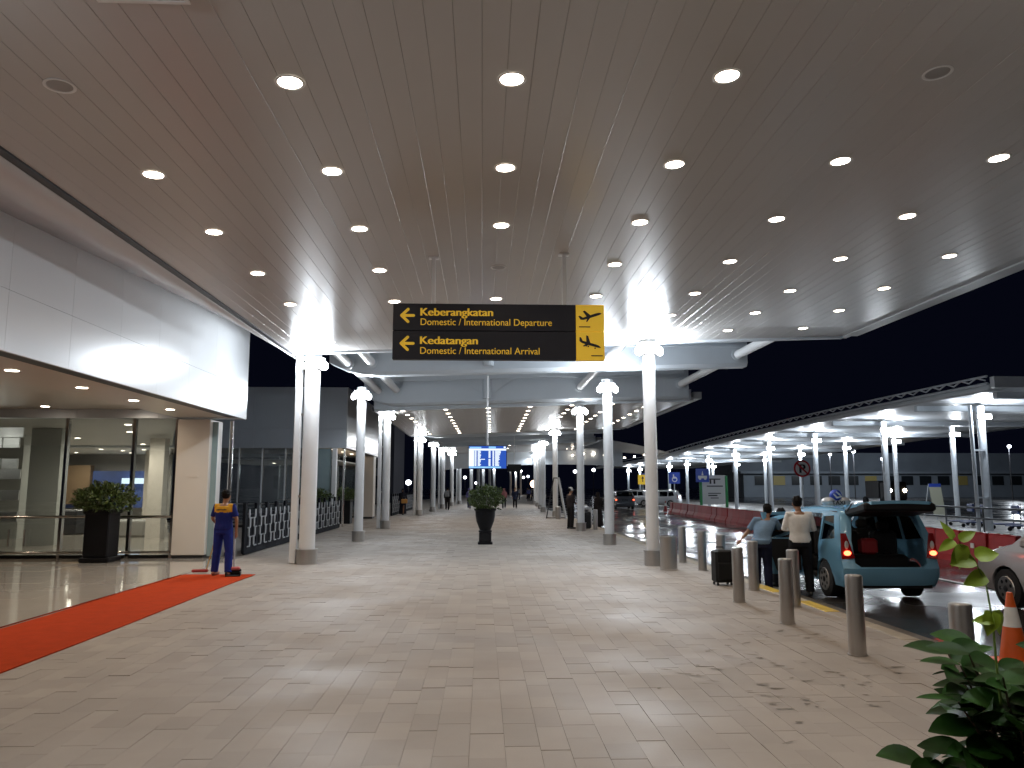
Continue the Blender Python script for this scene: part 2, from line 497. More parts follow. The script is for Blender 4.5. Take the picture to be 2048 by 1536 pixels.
# orange carpet
cp = MB(); n = 60
P = []
for j in range(n + 1):
    y = 3.0 + (15.93 - 3.0) * j / n
    for i, x in enumerate((-5.93, -5.45, -4.98, -4.53)):
        P.append((x + 0.012 * math.sin(y * 0.8), y, 0.012 + 0.002 * math.sin(y * 2.1 + i)))
F = []
for j in range(n):
    for i in range(3): a = j * 4 + i; F.append((a, a + 1, a + 5, a + 4))
k = len(P); P2 = [(p[0], p[1], 0.001) for p in P]
for j in range(n):
    F.append((j * 4 + 3, j * 4 + 3 + k, j * 4 + 7 + k, j * 4 + 7)); F.append((j * 4, j * 4 + 4, j * 4 + 4 + k, j * 4 + k))
for i in range(3): F.append((n * 4 + i, n * 4 + i + 1, n * 4 + i + 1 + k, n * 4 + i + k))
cp.add(P + P2, F)
tag(cp.build('carpet', M_CARPET, smooth=True), 'long orange red carpet laid along the polished porch floor', 'carpet')

# ------------------------------------------------------------------ canopies
SL = 0.037
def cz(x): return 5.0 + SL * x
def canopy(name, label, y0, y1, x0=-4.42, x1=8.6, planks=True):
    t = thing(name, label, 'canopy', (0, y0, 0))
    L = y1 - y0
    ang = -math.atan(SL)
    W = 0.2
    n = int(round((x1 - x0) / W))
    if planks:
        # plank with chamfered long edges so the joints read as grooves
        mb = MB(); h = W / 2 - 0.0004; c = 0.0028
        prof = [(-h, 0.03), (-h, 0.0035), (-h + c, 0.0), (h - c, 0.0), (h, 0.0035), (h, 0.03)]
        vs = [(p[0], y, p[1]) for y in (0.0, L) for p in prof]; k = len(prof)
        mb.add(vs, [(i, i + 1, i + 1 + k, i + k) for i in range(k - 1)] + [tuple(range(k - 1, -1, -1)), tuple(range(k, 2 * k))])
        me = mb.mesh('plank', M_CEIL)
        for i in range(n):
            x = x0 + W * (i + 0.5)
            link('plank', me, t, (x, 0, cz(x) + random.uniform(-.0015, .0015)), (0, ang + random.gauss(0, .0025), 0))
    else:
        MB().add([(x0, 0, cz(x0)), (x1, 0, cz(x1)), (x1, L, cz(x1)), (x0, L, cz(x0)),
                  (x0, 0, cz(x0) + .05), (x1, 0, cz(x1) + .05), (x1, L, cz(x1) + .05), (x0, L, cz(x0) + .05)],
                 [(0, 3, 2, 1), (4, 5, 6, 7), (0, 1, 5, 4), (2, 3, 7, 6), (1, 2, 6, 5), (3, 0, 4, 7)]).build('ceiling_panel', M_CEIL, t)
    # deck above
    zt = 0.5
    MB().add([(x0, 0, cz(x0) + .06), (x1, 0, cz(x1) + .06), (x1, L, cz(x1) + .06), (x0, L, cz(x0) + .06),
              (x0, 0, cz(x0) + zt), (x1, 0, cz(x1) + zt), (x1, L, cz(x1) + zt), (x0, L, cz(x0) + zt)],
             [(0, 3, 2, 1), (4, 5, 6, 7), (0, 1, 5, 4), (2, 3, 7, 6), (1, 2, 6, 5), (3, 0, 4, 7)]).build('roof_deck', M_DARKM, t)
    # eave trims: stepped light strip at the outer edge and a fascia across each end
    mb = MB(); z = cz(x1)
    mb.b2((x1 + .002, -0.12, z - .02), (x1 + .16, L + .2, z + .10)); mb.b2((x1 + .162, -0.12, z + .06), (x1 + .50, L + .32, z + .34))
    mb.build('eave_trim', M_TRIM, t)
    for ye in ((L, L + .14, L + .142, L + .34), (-.14, -.002, -.34, -.142)):
        mb = MB()
        for a, b, dz0, dz1 in ((ye[0], ye[1], -.05, .12), (ye[2], ye[3], .02, .42)):
            mb.add([(x0, a, cz(x0) + dz0), (x1, a, cz(x1) + dz0), (x1, b, cz(x1) + dz0), (x0, b, cz(x0) + dz0),
                    (x0, a, cz(x0) + dz1), (x1, a, cz(x1) + dz1), (x1, b, cz(x1) + dz1), (x0, b, cz(x0) + dz1)],
                   [(0, 3, 2, 1), (4, 5, 6, 7), (0, 1, 5, 4), (2, 3, 7, 6), (1, 2, 6, 5), (3, 0, 4, 7)])
        mb.build('end_trim', M_BEAM, t)
    # gutter groove along the building side
    MB().b2((x0 - .10, -.1, cz(x0) - .02), (x0 - .004, L + .2, cz(x0) + .12)).build('edge_groove', M_DARKM, t)
    return t
can1 = canopy('canopy', 'large white plank ceiling canopy overhead across the near walkway', -2.0, 17.75)
# sloping soffit strip between the canopy and the pavilion wall
soff = MB(); P = []
ys = [-2 + 21.4 * i / 12 for i in range(13)]
for y in ys:
    zt = 4.55 + 0.062 * y
    P += [(-4.53, y, 4.80), (-6.02, y, zt)]
soff.add(P, [(2 * i, 2 * i + 1, 2 * i + 3, 2 * i + 2) for i in range(12)])
o = soff.build('soffit_strip', M_CEIL, can1, loc=(0, 2.0, 0), smooth='all')
sm = o.modifiers.new('thickness', 'SOLIDIFY'); sm.thickness = 0.05; sm.offset = -1
can2 = canopy('canopy', 'white plank ceiling canopy further down the walkway behind the display screen', 31.6, 47.6)
can3 = canopy('canopy', 'farthest canopy over the walkway seen beyond the display screen', 61.5, 77.0, x0=-3.4, x1=9.0, planks=False)

# access hatch
t = thing('access_hatch', 'square access hatch in the near ceiling at the upper left', 'hatch', (-2.24, 4.48, cz(-2.24) - .004), 0)
for a, b in (((-.30, .27, -.01), (.30, .30, .0)), ((-.30, -.30, -.01), (.30, -.27, .0)), ((-.30, -.268, -.01), (-.27, .268, 0)), ((.27, -.268, -.01), (.30, .268, 0))):
    MB().b2(a, b).build('frame', M_RING, t)
MB().b2((-.265, -.265, -.006), (.265, .265, -.002)).build('hatch_panel', M_CEIL, t)

# ------------------------------------------------------------------ downlights
ringm = MB(); ringm.lathe([(0.118, 0.0), (0.119, -0.0035), (0.112, -0.006), (0.098, -0.005), (0.094, -0.001)], 24, cap=False)
ring_me = ringm.mesh('trim_ring', M_RING, True)
lens_me = MB().lathe([(0.094, 0.0), (0.092, -0.0035), (0.0005, -0.0045)], 22, cap=False).mesh('lens', M_LAMP)
off_me = MB().lathe([(0.094, 0.0), (0.092, -0.001), (0.0005, -0.0015)], 22, cap=False).mesh('lens', M_OFF)
XL = [-3.34, -1.55, 0.22, 1.98, 3.74, 5.45, 7.16]
def downlight(x, y, label, group, on=True, power=P_DOWN, col=WARM):
    t = thing('downlight', label, 'ceiling light', (x, y, cz(x) - .0015), 0, group)
    t.rotation_euler = (0, -math.atan(SL), 0)
    link('trim_ring', ring_me, t); link('lens', lens_me if on else off_me, t)
    if on: lamp('SPOT', 'bulb', t, (0, 0, -.03), power, col, 0.09, cone=140, blend=0.9)
ROWS = [2.2, 4.0, 5.82, 7.56, 9.33, 11.2, 13.15, 14.9, 16.65]
for j, y in enumerate(ROWS):
    for i, x in enumerate(XL):
        on = not ((j == 2 and i in (0, 4)) or (j == 5 and i == 2))
        if j < 2: lb = 'round downlight above the camera, %s from the pavilion side in the %s row' % (ORD[i], ('second' if j else 'first'))
        elif not on: lb = 'unlit round downlight in ceiling row %s, %s from the pavilion side' % (ORD[j - 2], ORD[i])
        else: lb = 'glowing round downlight in near ceiling row %s, %s from the pavilion side' % (ORD[j - 2], ORD[i])
        downlight(x, y, lb, 'downlights in the near canopy', on)
for j in range(9):
    y = 32.1 + 1.78 * j
    for i, x in enumerate(XL):
        downlight(x + .02 * j, y, 'small glowing downlight of the farther canopy, row %s, %s from the building side' % (ORD[j], ORD[i]), 'downlights in the farther canopy', True, P_DOWN * .55)
for j in range(3):
    for i, x in enumerate((-1.0, 2.2, 5.0, 8.0)):
        downlight(x, 63 + 5 * j, 'tiny downlight of the farthest canopy, row %s, %s from the building side' % (ORD[j], ORD[i]), 'downlights in the farthest canopy', True, P_DOWN * 2)

# ------------------------------------------------------------------ columns with floodlights
def column(x, y, d, label, side, pipe=False, top=None, flood=True, pw=P_FLOOD, h=None, near=True):
    t = thing('canopy_column', label, 'column', (x, y, 0), 0, 'white columns along the walkway')
    zt = top or (cz(x) + 0.03)
    MB().lathe([(d / 2, 0.02), (d / 2, zt)], 28).build('shaft', M_WHITE, t, True)
    r = d / 2
    mb = MB().lathe([(r + .055, 0.0), (r + .055, 0.31), (r + .075, 0.312), (r + .075, 0.33), (r + .003, 0.332)], 28)
    mb.build('base_collar', M_STEEL, t, True)
    MB().lathe([(r + .10, zt - .16), (r + .10, zt - .12), (r + .02, zt - .118), (r + .02, zt - .02)], 24).build('head_plate', M_WHITE, t, True)
    if pipe:
        mb = MB().bev((-r - .20, -.09, 0.0), (-r - .05, .06, zt - .05), .02)
        mb.build('downpipe', M_WHITE, t)
        for z in (1.5, 3.4):
            MB().b2((-r - .06, -.03, z), (-r + .02, .0, z + .05)).build('pipe_clip', M_STEEL, t)
    if flood: flood_at(x, y, r, zt, side, label, pw)
    return t
hous = MB().bev((-.10, -.05, -.09), (.10, .05, .09), .015).mesh('housing', M_WHITE)
glow = MB().ellip((0, -.055, 0), (.125, .075, .115), 16, 10).mesh('lens', M_FLOOD, 'all')
def flood_at(x, y, r, zt, side, label, pw):
    who = label
    zf = zt - 0.32
    for k, (ox, oy, rz) in enumerate(((side * -0.02, -(r + .09), 0.0), (-side * (r + .05), -.10, -side * R(50)), (side * (r + .05), -.06, side * R(60)))):
        t = thing('floodlight', '%s floodlight on %s' % (('front', 'inner', 'outer')[k], who), 'floodlight',
                  (x + ox, y + oy, zf), rz, 'floodlights on the columns')
        link('housing', hous, t, (0, 0, 0), (R(-12), 0, 0)); link('lens', glow, t, (0, 0, 0), (R(-12), 0, 0))
        MB().b2((-.02, .05, -.02), (.02, .14, .02)).build('bracket', M_DARKM, t)
        if side < 0 and k == 2: pw = pw * .22
        if y < 28: lamp('POINT', 'bulb', t, (0, -.19, .0), pw * (0.5, 0.3, 0.3)[k], COOL, 0.05)
        else: lamp('SPOT', 'bulb', t, (0, -.19, .0), pw * .5 * (0.5, 0.3, 0.3)[k], COOL, 0.05, cone=168, blend=.4)
LC = [(-4.02, 18.15, .36, True), (-4.0, 25.4, .29, False), (-4.08, 33.0, .32, True), (-3.86, 47.9, .34, True), (-3.5, 55.2, .34, False),
      (-3.2, 62.6, .34, True), (-2.8, 71.0, .34, False), (-2.3, 78.5, .34, True)]
LN = ['nearest white column on the building side with square downpipe', 'second white column on the building side, slimmer',
      'third building-side column beside the far pavilion', 'fourth building-side column past the second pavilion', 'fifth building-side column down the walkway',
      'sixth building-side column down the walkway', 'seventh building-side column down the walkway', 'eighth building-side column down the walkway']
for (x, y, d, p), nm in zip(LC, LN):
    column(x, y, d, nm, -1, p, top=None if y in (18.15, 47.9) else 5.0)
RC = [(3.84, 17.5, .285), (3.86, 23.6, .29), (3.92, 30.9, .29), (4.27, 45.4, .30), (4.25, 54.0, .30), (4.6, 61.5, .3), (4.9, 69.0, .3), (5.2, 76.5, .3)]
RN = ['nearest white column on the road side behind the steel bin', 'second white column on the road side with bare base', 'third road-side column beside the man in white cap',
      'fourth road-side column with the easel at its foot', 'fifth road-side column down the walkway', 'sixth road-side column down the walkway',
      'seventh road-side column down the walkway', 'eighth road-side column down the walkway']
for (x, y, d), nm in zip(RC, RN):
    column(x, y, d, nm, 1, False, top=None if y in (17.5, 45.4) else 5.05)
column(-4.02, 3.4, .36, 'building-side column standing behind the camera', -1, True, pw=150)
column(3.84, 2.9, .285, 'road-side column standing behind the camera', 1, False, pw=120)
far = [(-1.25, 86), (-.5, 93.5), (.1, 101), (1.0, 109), (1.75, 117), (5.3, 148), (6.6, 154), (7.9, 160)]
for k, (x, y) in enumerate(far):
    t = thing('canopy_column', '%s of the small far columns seen under the display screen' % ORD[k], 'column', (x, y, 0), 0, 'white columns along the walkway')
    MB().lathe([(.2, 0.0), (.2, 5.0)], 14).build('shaft', M_WHITE, t, True)
    MB().ellip((0, -.25, 4.9), (.22, .1, .16)).build('lamp_head', M_FLOOD, t, True)
    if k % 2 == 0: lamp('POINT', 'bulb', t, (0, -.5, 4.6), 260, COOL, .1)

# ------------------------------------------------------------------ beams, tubes and roof sheets in the gaps between the canopies
def beam(y, label, x0=-4.75, x1=8.35, zb=5.27, sl=0.03, h=0.86, dpt=0.62, hanger=True):
    t = thing('roof_beam', label, 'beam', (0, y, 0), 0, 'deep grey beams between the canopies')
    mb = MB(); n = 26
    sec = [(-dpt / 2, h), (-dpt / 2, .10), (-dpt / 2 + .10, 0), (dpt / 2 - .10, 0), (dpt / 2, .10), (dpt / 2, h)]
    P = []
    for i in range(n + 1):
        x = x0 + (x1 - x0) * i / n
        lift = 0.42 * max(0, (x0 + 1.5 - x) / 1.5) ** 2
        for a, b in sec: P.append((x, a, zb + sl * x + max(b, min(lift, h))))
    k = len(sec); F = []
    for i in range(n):
        for j in range(k): j2 = (j + 1) % k; F.append((i * k + j, (i + 1) * k + j, (i + 1) * k + j2, i * k + j2))
    F += [tuple(range(k)), tuple(range(n * k + k - 1, n * k - 1, -1))]
    mb.add(P, F); mb.build('box_girder', M_BEAM, t)
    mb = MB().b2((x0 + .2, -dpt / 2 - .11, zb + h - .09), (x1 - .1, -dpt / 2 - .002, zb + h - .03)); mb.build('top_flange', M_BEAM, t)
    if hanger:
        MB().lathe([(.17, zb + .18), (.17, zb + h + .1)], 18, c=(.16, -dpt / 2 - .13, 0)).build('hanger', M_BEAM, t, True)
        for s in (-1, 1):
            MB().add([(.16 + s * .17, -dpt / 2 - .12, zb + h), (.16 + s * 1.3, -dpt / 2 - .12, zb + h), (.16 + s * .17, -dpt / 2 - .12, zb + .35),
                      (.16 + s * .17, -dpt / 2 - .15, zb + h), (.16 + s * 1.3, -dpt / 2 - .15, zb + h), (.16 + s * .17, -dpt / 2 - .15, zb + .35)],
                     [(0, 1, 2), (5, 4, 3), (0, 3, 4, 1), (1, 4, 5, 2), (2, 5, 3, 0)]).build('gusset', M_BEAM, t)
    return t
BN = ['nearest deep grey beam spanning behind the yellow direction sign', 'second deep grey beam in front of the farther ceiling lights', 'third beam beyond the farther canopy', 'fourth beam beyond the farther canopy']
beam(24.0, BN[0], h=.93); beam(31.0, BN[1], zb=5.06, h=1.14); beam(54.5, BN[2], x1=8.8, h=.93); beam(61.0, BN[3], x1=8.8, h=.93)
def tubes(y0, y1, where):
    for k, (x, z) in enumerate(((-4.15, 5.52), (-3.45, 5.55), (3.9, 5.72), (8.0, 5.86))):
        t = thing('tie_tube', 'steel tube %s, %s from building' % (where, ORD[k]), 'tube', (x, y0, z), 0, 'roof tie tubes')
        MB().tube([(0, 0, 0), (0, y1 - y0, 0)], .135, 16).build('pipe', M_WHITE, t, True)
        MB().tube([(0, y1 - y0 - .10, 0), (0, y1 - y0 - .04, 0)], .20, 16).build('flange', M_BEAM, t, True)
tubes(18.15, 23.6, 'running from the near canopy to the first beam'); tubes(24.4, 30.6, 'running between the first and second beams')
tubes(48.0, 54.2, 'running beyond the farther canopy')
def sheet(y0, y1, label, x0=-4.3, x1=8.1):
    t = thing('roof_sheet', label, 'roof', (0, y0, 0))
    mb = MB(); n = int((y1 - y0) / .11); P = []
    for i in range(n + 1):
        y = (y1 - y0) * i / n; z = 6.22 + (0.05 if i % 4 in (1, 2) else 0)
        P += [(x0, y, z + SL * x0), (x1, y, z + SL * x1)]
    mb.add(P, [(2 * i, 2 * i + 2, 2 * i + 3, 2 * i + 1) for i in range(n)])
    mb.build('corrugated_sheet', M_BEAM, t)
    for k in range(int((y1 - y0) / 1.5) + 1):
        y = .3 + 1.5 * k
        if y > y1 - y0 - .2: break
        MB().add([(x0, y - .05, 6.0 + SL * x0), (x1, y - .05, 6.0 + SL * x1), (x1, y + .05, 6.0 + SL * x1), (x0, y + .05, 6.0 + SL * x0),
                  (x0, y - .05, 6.2 + SL * x0), (x1, y - .05, 6.2 + SL * x1), (x1, y + .05, 6.2 + SL * x1), (x0, y + .05, 6.2 + SL * x0)],
                 [(0, 3, 2, 1), (4, 5, 6, 7), (0, 1, 5, 4), (2, 3, 7, 6), (1, 2, 6, 5), (3, 0, 4, 7)]).build('purlin', M_BEAM, t)
sheet(18.12, 31.4, 'corrugated roof sheet above the beams between the two canopies')
sheet(48.0, 61.3, 'corrugated roof sheet above the beams beyond the farther canopy')

# curved link canopy far away that swings over the road
t = thing('link_canopy', 'curved grey link canopy swinging over the road in the distance', 'canopy', (0, 0, 0))
def ribbon(pts, zb, zt, name, m, w=0.4):
    mb = MB(); P = []
    for (x, y), a, b in zip(pts, zb, zt): P += [(x, y, a), (x, y, b), (x, y + w, b), (x, y + w, a)]
    F = []
    for i in range(len(pts) - 1):
        for j in range(4): j2 = (j + 1) % 4; F.append((i * 4 + j, i * 4 + 4 + j, i * 4 + 4 + j2, i * 4 + j2))
    F += [(0, 1, 2, 3), tuple(len(P) - 1 - i for i in range(4))]
    mb.add(P, F); mb.build(name, m, t, True)
cpts = []; zb = []; zt = []
for i in range(17):
    u = i / 16; x = -4 + 26.5 * u; cpts.append((x, 79 + 3 * u)); zb.append(4.95 + .75 * math.sin(PI * u) - .3 * u); zt.append(6.3 + .9 * math.sin(PI * min(1, u * 1.05)) - 1.5 * u ** 3)
ribbon(cpts, zb, zt, 'upper_fascia', M_BEAM)
cpts2 = [(x, y - 3) for x, y in cpts[:12]]
ribbon(cpts2, [z - 1.6 for z in zb[:12]], [z + .05 for z in zb[:12]], 'lower_fascia', M_BEAM)
mb = MB()
for i in range(12):
    mb.ellip((9 + i * 1.1, 77 + .3 * i, 4.86 + .2 * math.sin(i)), (.13, .1, .06), 8, 4)
mb.build('lamp_row', M_LAMP, t)
for k in range(3): lamp('POINT', 'bulb', t, (1 + 5 * k, 70, 3.2), 60, COOL, .3)

# ------------------------------------------------------------------ terminal pavilions
def pavilion(y0, y1, label, near):
    """fascia faces the walkway at x=-5.95; porch under it; glazed wall across the far end"""
    t = thing('terminal_pavilion', label, 'building', (0, 0, 0))
    X = -5.95; zb, zm, zt = 3.42, 4.2, 6.1
    w = 1.5; y = y1 - .9; edges = [y1]
    while y > y0 + .3: edges.append(y); y -= w
    edges.append(y0); edges.sort()
    for a, b in zip(edges[:-1], edges[1:]):
        for za, zc in ((zb, zm), (zm, zt)):
            MB().bev((X - .05, a + .0012, za + .0012), (X, b - .0012, zc - .0012), .0015).build('fascia_panel', M_FASC, t)
    MB().b2((X - .35, y0 + .31, zb + .02), (X - .06, y1 - .31, zt)).build('fascia_core', M_DARKM, t)
    # end faces
    for yy, s in ((y1, 1), (y0, -1)):
        xs = [X - .05, -8.0, -10.0, -12.0, -14.0, -18.0]
        for a, b in zip(xs[:-1], xs[1:]):
            for za, zc in ((zb, zm + .05), (zm + .05, zt)):
                lo, hi = (yy - .30, yy - .004) if s > 0 else (yy + .004, yy + .30)
                MB().bev((b + .003, lo, za + .003), (a - .003, hi, zc - .003), .004).build('end_panel', M_ENDW, t)
    MB().b2((-26, y0 + .32, zt - .2), (X - .4, y1 - .32, zt - .05)).build('roof_slab', M_DARKM, t)
    # porch soffit: bright dropped margin and plain field
    MB().b2((-7.55, y0 + .3, zb + .03), (X - .36, y1 - .31, zb + .12)).build('soffit_margin', M_SOFF, t)
    MB().b2((-26, y0 + .3, zb + .22), (-7.56, y1 - .31, zb + .30)).build('soffit_field', M_SOFF, t)
    MB().b2((-7.60, y0 + .3, zb + .03), (-7.552, y1 - .31, zb + .218)).build('soffit_step', M_SOFF, t)
    return t, zb
def soffit_light(t, x, y, z, label, group, p=14, cone=120):
    o = thing('soffit_light', label, 'ceiling light', (x, y, z), 0, group)
    link('trim_ring', ring_me, o); link('lens', lens_me, o)
    lamp('SPOT', 'bulb', o, (0, 0, -.03), p, (1, .80, .58), .08, cone=cone, blend=.8)

pav1, zb = pavilion(2.0, 19.55, 'near glazed terminal pavilion with white panelled fascia beside the carpet', True)
# glazed end wall (perpendicular to the walk)
GY = 19.42
def glazed_wall(t, gy, xs, z1, rails=True, hcol=M_CHROME):
    for a, b in zip(xs[:-1], xs[1:]):
        MB().b2((b + .02, gy, 0.06), (a - .02, gy + .012, z1)).build('glass_pane', M_GLASS, t)
    for x in xs:
        MB().b2((x - .035, gy - .06, 0.02), (x + .035, gy + .06, z1 + .02)).build('mullion', hcol, t)
    if rails:
        MB().tube([(xs[0], gy - .12, 1.02), (xs[-1], gy - .12, 1.02)], .035, 10).build('handrail', M_CHROME, t, True)
        MB().tube([(xs[0], gy - .12, 0.17), (xs[-1], gy - .12, 0.17)], .03, 10).build('bottom_rail', M_CHROME, t, True)
    MB().b2((xs[-1], gy - .05, z1), (xs[0], gy + .05, z1 + .10)).build('transom', M_TRIM, t)
    MB().b2((xs[-1], gy - .03, 0.0), (xs[0], gy + .05, .10)).build('plinth', M_BLACK, t)
glazed_wall(pav1, GY, [-7.58, -8.62, -10.25, -12.0, -14.0, -16.0], 3.50)
for x in (-11.05, -11.42):
    MB().tube([(x, GY - .10, .32), (x, GY - .10, .72)], .022, 8).build('door_handle', M_CHROME, pav1, True)
# stone-clad pier
MB().bev((-7.54, 19.30, 0.10), (-6.74, 20.2, 3.40), .012).build('pier', M_PIER, pav1)
MB().b2((-7.50, 19.34, 0.0), (-6.78, 20.15, .10)).build('pier_base', M_DARKM, pav1)
MB().b2((-6.735, 19.45, 0.06), (-6.60, 19.475, 3.35)).build('corner_glass', M_TEAL, pav1)
MB().lathe([(.05, 0.0), (.05, 3.40)], 14, c=(-6.36, 19.75, 0)).build('corner_post', M_CHROME, pav1, True)
MB().b2((-7.20, 19.285, 1.98), (-6.98, 19.298, 2.02)).build('plaque', M_PIER, pav1)
for k, (x, y) in enumerate(((-6.95, 7.6), (-6.95, 9.55), (-6.95, 11.5), (-6.95, 13.5), (-6.95, 15.5), (-6.95, 17.3))):
    soffit_light(pav1, x, y, zb + .028, 'warm round downlight under the near pavilion fascia, %s towards the pier' % ORD[k], 'soffit lights under the near pavilion', 75, 168)
for k, (x, y) in enumerate(((-10.4, 18.6), (-8.3, 18.8), (-13, 17.5))):
    soffit_light(pav1, x, y, zb + .218, 'porch downlight just before the glass wall, %s from the pier' % ('second', 'first', 'third')[k], 'porch downlights', 42, 165)
# interior hall behind the glass
M_INCOL = mat('interior_column', (.46, .47, .45), .4)
def slab(z0, z1, name, m):
    q = [(-30, 19.75), (-7.75, 19.75), (-17.5, 44.0), (-30, 44.0)]
    MB().add([(x, y, z0) for x, y in q] + [(x, y, z1) for x, y in q], [(3, 2, 1, 0), (4, 5, 6, 7), (0, 1, 5, 4), (1, 2, 6, 5), (2, 3, 7, 6), (3, 0, 4, 7)]).build(name, m, pav1)
slab(-.05, 0.0, 'hall_floor', M_TILE); slab(3.52, 3.6, 'hall_ceiling', M_INCEIL)
MB().b2((-30, 44.02, 0), (-17.4, 44.2, 3.6)).build('hall_back_wall', M_INWALL, pav1)
MB().add([(-7.62, 20.3, 0), (-17.35, 44.2, 0), (-17.2, 44.2, 0), (-7.47, 20.3, 0), (-7.62, 20.3, 3.6), (-17.35, 44.2, 3.6), (-17.2, 44.2, 3.6), (-7.47, 20.3, 3.6)],
         [(3, 2, 1, 0), (4, 5, 6, 7), (0, 1, 5, 4), (1, 2, 6, 5), (2, 3, 7, 6), (3, 0, 4, 7)]).build('hall_side_wall', M_ENDW, pav1)
for k, (x, y, m, w, z0, z1) in enumerate(((-13.3, 24, M_INCOL, .9, 0, 3.5), (-16.2, 27, M_INCOL, 1.0, 0, 3.5), (-19.6, 43.2, M_BLUEP, 3.4, .6, 2.6), (-24.0, 43.2, M_BLUEP, 4.0, .6, 2.5),
                                          (-22.0, 43.0, M_OCHRE, 1.3, .8, 2.9), (-15.2, 36, M_PIER, .5, 0, 3.4), (-18.2, 33, M_DARKM, .5, 0, 3.4), (-11.2, 27, M_PIER, .5, 0, 3.4))):
    MB().b2((x - w / 2, y, z0), (x + w / 2, y + .4, z1)).build('hall_panel', m, pav1)
MB().b2((-19.6, 42.9, 1.9), (-18.0, 43.1, 2.2)).build('light_box', emis('hall_lightbox', (.75, .9, 1.0), 2.2), pav1)
MB().bev((-13.6, 28, 0), (-11.9, 29.2, .55), .05).build('counter', M_INWALL, pav1)
MB().bev((-17.2, 29, 0), (-14.8, 30.0, .9), .05).build('counter', M_DARKM, pav1)
for k, (x, y) in enumerate(((-14.9, 28.9), (-16.3, 28.1), (-18, 35.2), (-18.2, 37.5), (-17.9, 39.1), (-16.4, 38), (-18.6, 41.6), (-21.3, 41.3), (-11.5, 25.5), (-14.3, 33), (-10.2, 22.5))):
    o = thing('hall_light', '%s ceiling light inside the hall behind the near glass wall' % ORD[k], 'ceiling light', (x, y, 3.515), 0, 'lights inside the hall')
    link('trim_ring', ring_me, o); link('lens', lens_me, o)
    lamp('SPOT', 'bulb', o, (0, 0, -.03), 330, (1, .9, .75), .08, cone=170, blend=.6)
# stepped white feature screen inside at far left of the glass
t = thing('feature_screen', 'white screen of stepped square panels behind the glass at the picture edge', 'screen', (-11.9, 20.4, 0))
rr = random.Random(11)
for r_ in range(9):
    for c_ in range(5):
        if c_ == 0 and r_ in (1, 6): continue
        if (r_ * 3 + c_ * 5) % 7 in (2,): continue
        x = -.42 * c_ - (.12 if r_ % 2 else 0); z = .85 + .27 * r_
        MB().bev((x - .41, .06 * ((r_ + c_) % 2), z + .006), (x, .06 * ((r_ + c_) % 2) + .05, z + .264), .005).build('panel', M_WHITE, t)
lamp('POINT', 'bulb', t, (-.4, -.5, 2.9), 12, (1, .95, .85), .1)
# reversed gold lettering inside the hall
text_mesh('OMM', .85, .26, 'lettering', emis('gold_letters', (1, .8, .4), .6), pav1, (-23.4, 42.7, 2.72), (R(90), 0, 0), bold=.0)

pav2, zb2 = pavilion(34.0, 45.4, 'second terminal pavilion with blue grey end wall beyond the patterned fence', False)
xs2 = [-6.55, -7.55, -8.6, -9.6, -10.6, -11.6, -12.6]
glazed_wall(pav2, 34.12, xs2[1:], 3.40)
MB().b2((-7.52, 34.10, .04), (-6.62, 34.14, 3.40)).build('teal_panel', M_TEAL, pav2)
MB().bev((-6.58, 34.02, 0), (-6.38, 34.25, 3.41), .02).build('corner_post', M_WHITE, pav2)
MB().lathe([(.05, 0.0), (.05, 3.40)], 14, c=(-6.1, 34.3, 0)).build('corner_post', M_CHROME, pav2, True)
MB().bev((-6.75, 43.0, .1), (-6.02, 43.9, 3.41), .012).build('pier', M_PIER, pav2)
MB().b2((-6.7, 43.05, 0), (-6.05, 43.85, .1)).build('pier_base', M_DARKM, pav2)
glazed_wall(pav2, 44.3, [-6.8, -8.2, -9.8, -11.5], 3.45)
for k, y in enumerate((36, 38.5, 41, 43.2)):
    soffit_light(pav2, -6.9, y, zb2 + .028, 'warm downlight under the second pavilion fascia, %s away from the fence' % ORD[k], 'soffit lights under the second pavilion', 40, 165)
MB().b2((-12.6, 34.3, 2.9), (-6.6, 43, 2.96)).build('inner_ceiling', M_INCEIL, pav2)
for k, x in enumerate((-7.6, -9.0, -10.4)):
    o = thing('hall_light', '%s ceiling light inside the second pavilion' % ORD[k], 'ceiling light', (x, 37 + k, 2.898), 0, 'lights inside the second pavilion')
    link('trim_ring', ring_me, o); link('lens', lens_me, o)
    lamp('SPOT', 'bulb', o, (0, 0, -.03), 70, COOL, .08, cone=160, blend=.8)

# ------------------------------------------------------------------ patterned fence
def fence(y0, y1, x, label, bays):
    t = thing('patterned_fence', label, 'fence', (x, y0, 0))
    L = y1 - y0; w = L / bays
    MB().b2((-.03, 0, .02), (.03, L, .30)).build('base_board', M_FENCE, t)
    MB().b2((-.025, 0, .302), (-.005, L, 1.02)).build('back_board', M_FENCE, t)
    for i in range(bays + 1):
        MB().b2((-.035, i * w - .09, .05), (.035, i * w + .09, 1.32)).build('post', M_FENCE, t)
    for i in range(bays * 2):
        a = i * w / 2 + .03 + (.06 if i % 2 == 0 else 0); b = (i + 1) * w / 2 - .03 - (.06 if i % 2 else 0); mid = (a + b) / 2
        mb = MB()
        for r_ in range(4):
            z = .20 + .24 * r_; right = (r_ + i) % 2 == 0
            lo, hi = (a, mid + .05) if right else (mid - .05, b)
            mb.b2((.04, lo, z), (.062, hi, z + .030))
            ve = hi if right else lo
            mb.b2((.036, ve - .045, z + .031), (.058, ve + .045, z + .238))
        mb.build('meander_strap', M_STRAP, t)
    return t
fence(20.3, 33.4, -6.1, 'low black fence with silver meander straps behind the cleaner', 13)
fence(46.5, 60.0, -5.4, 'farther black fence with silver meander straps by the woman with a bag', 13)

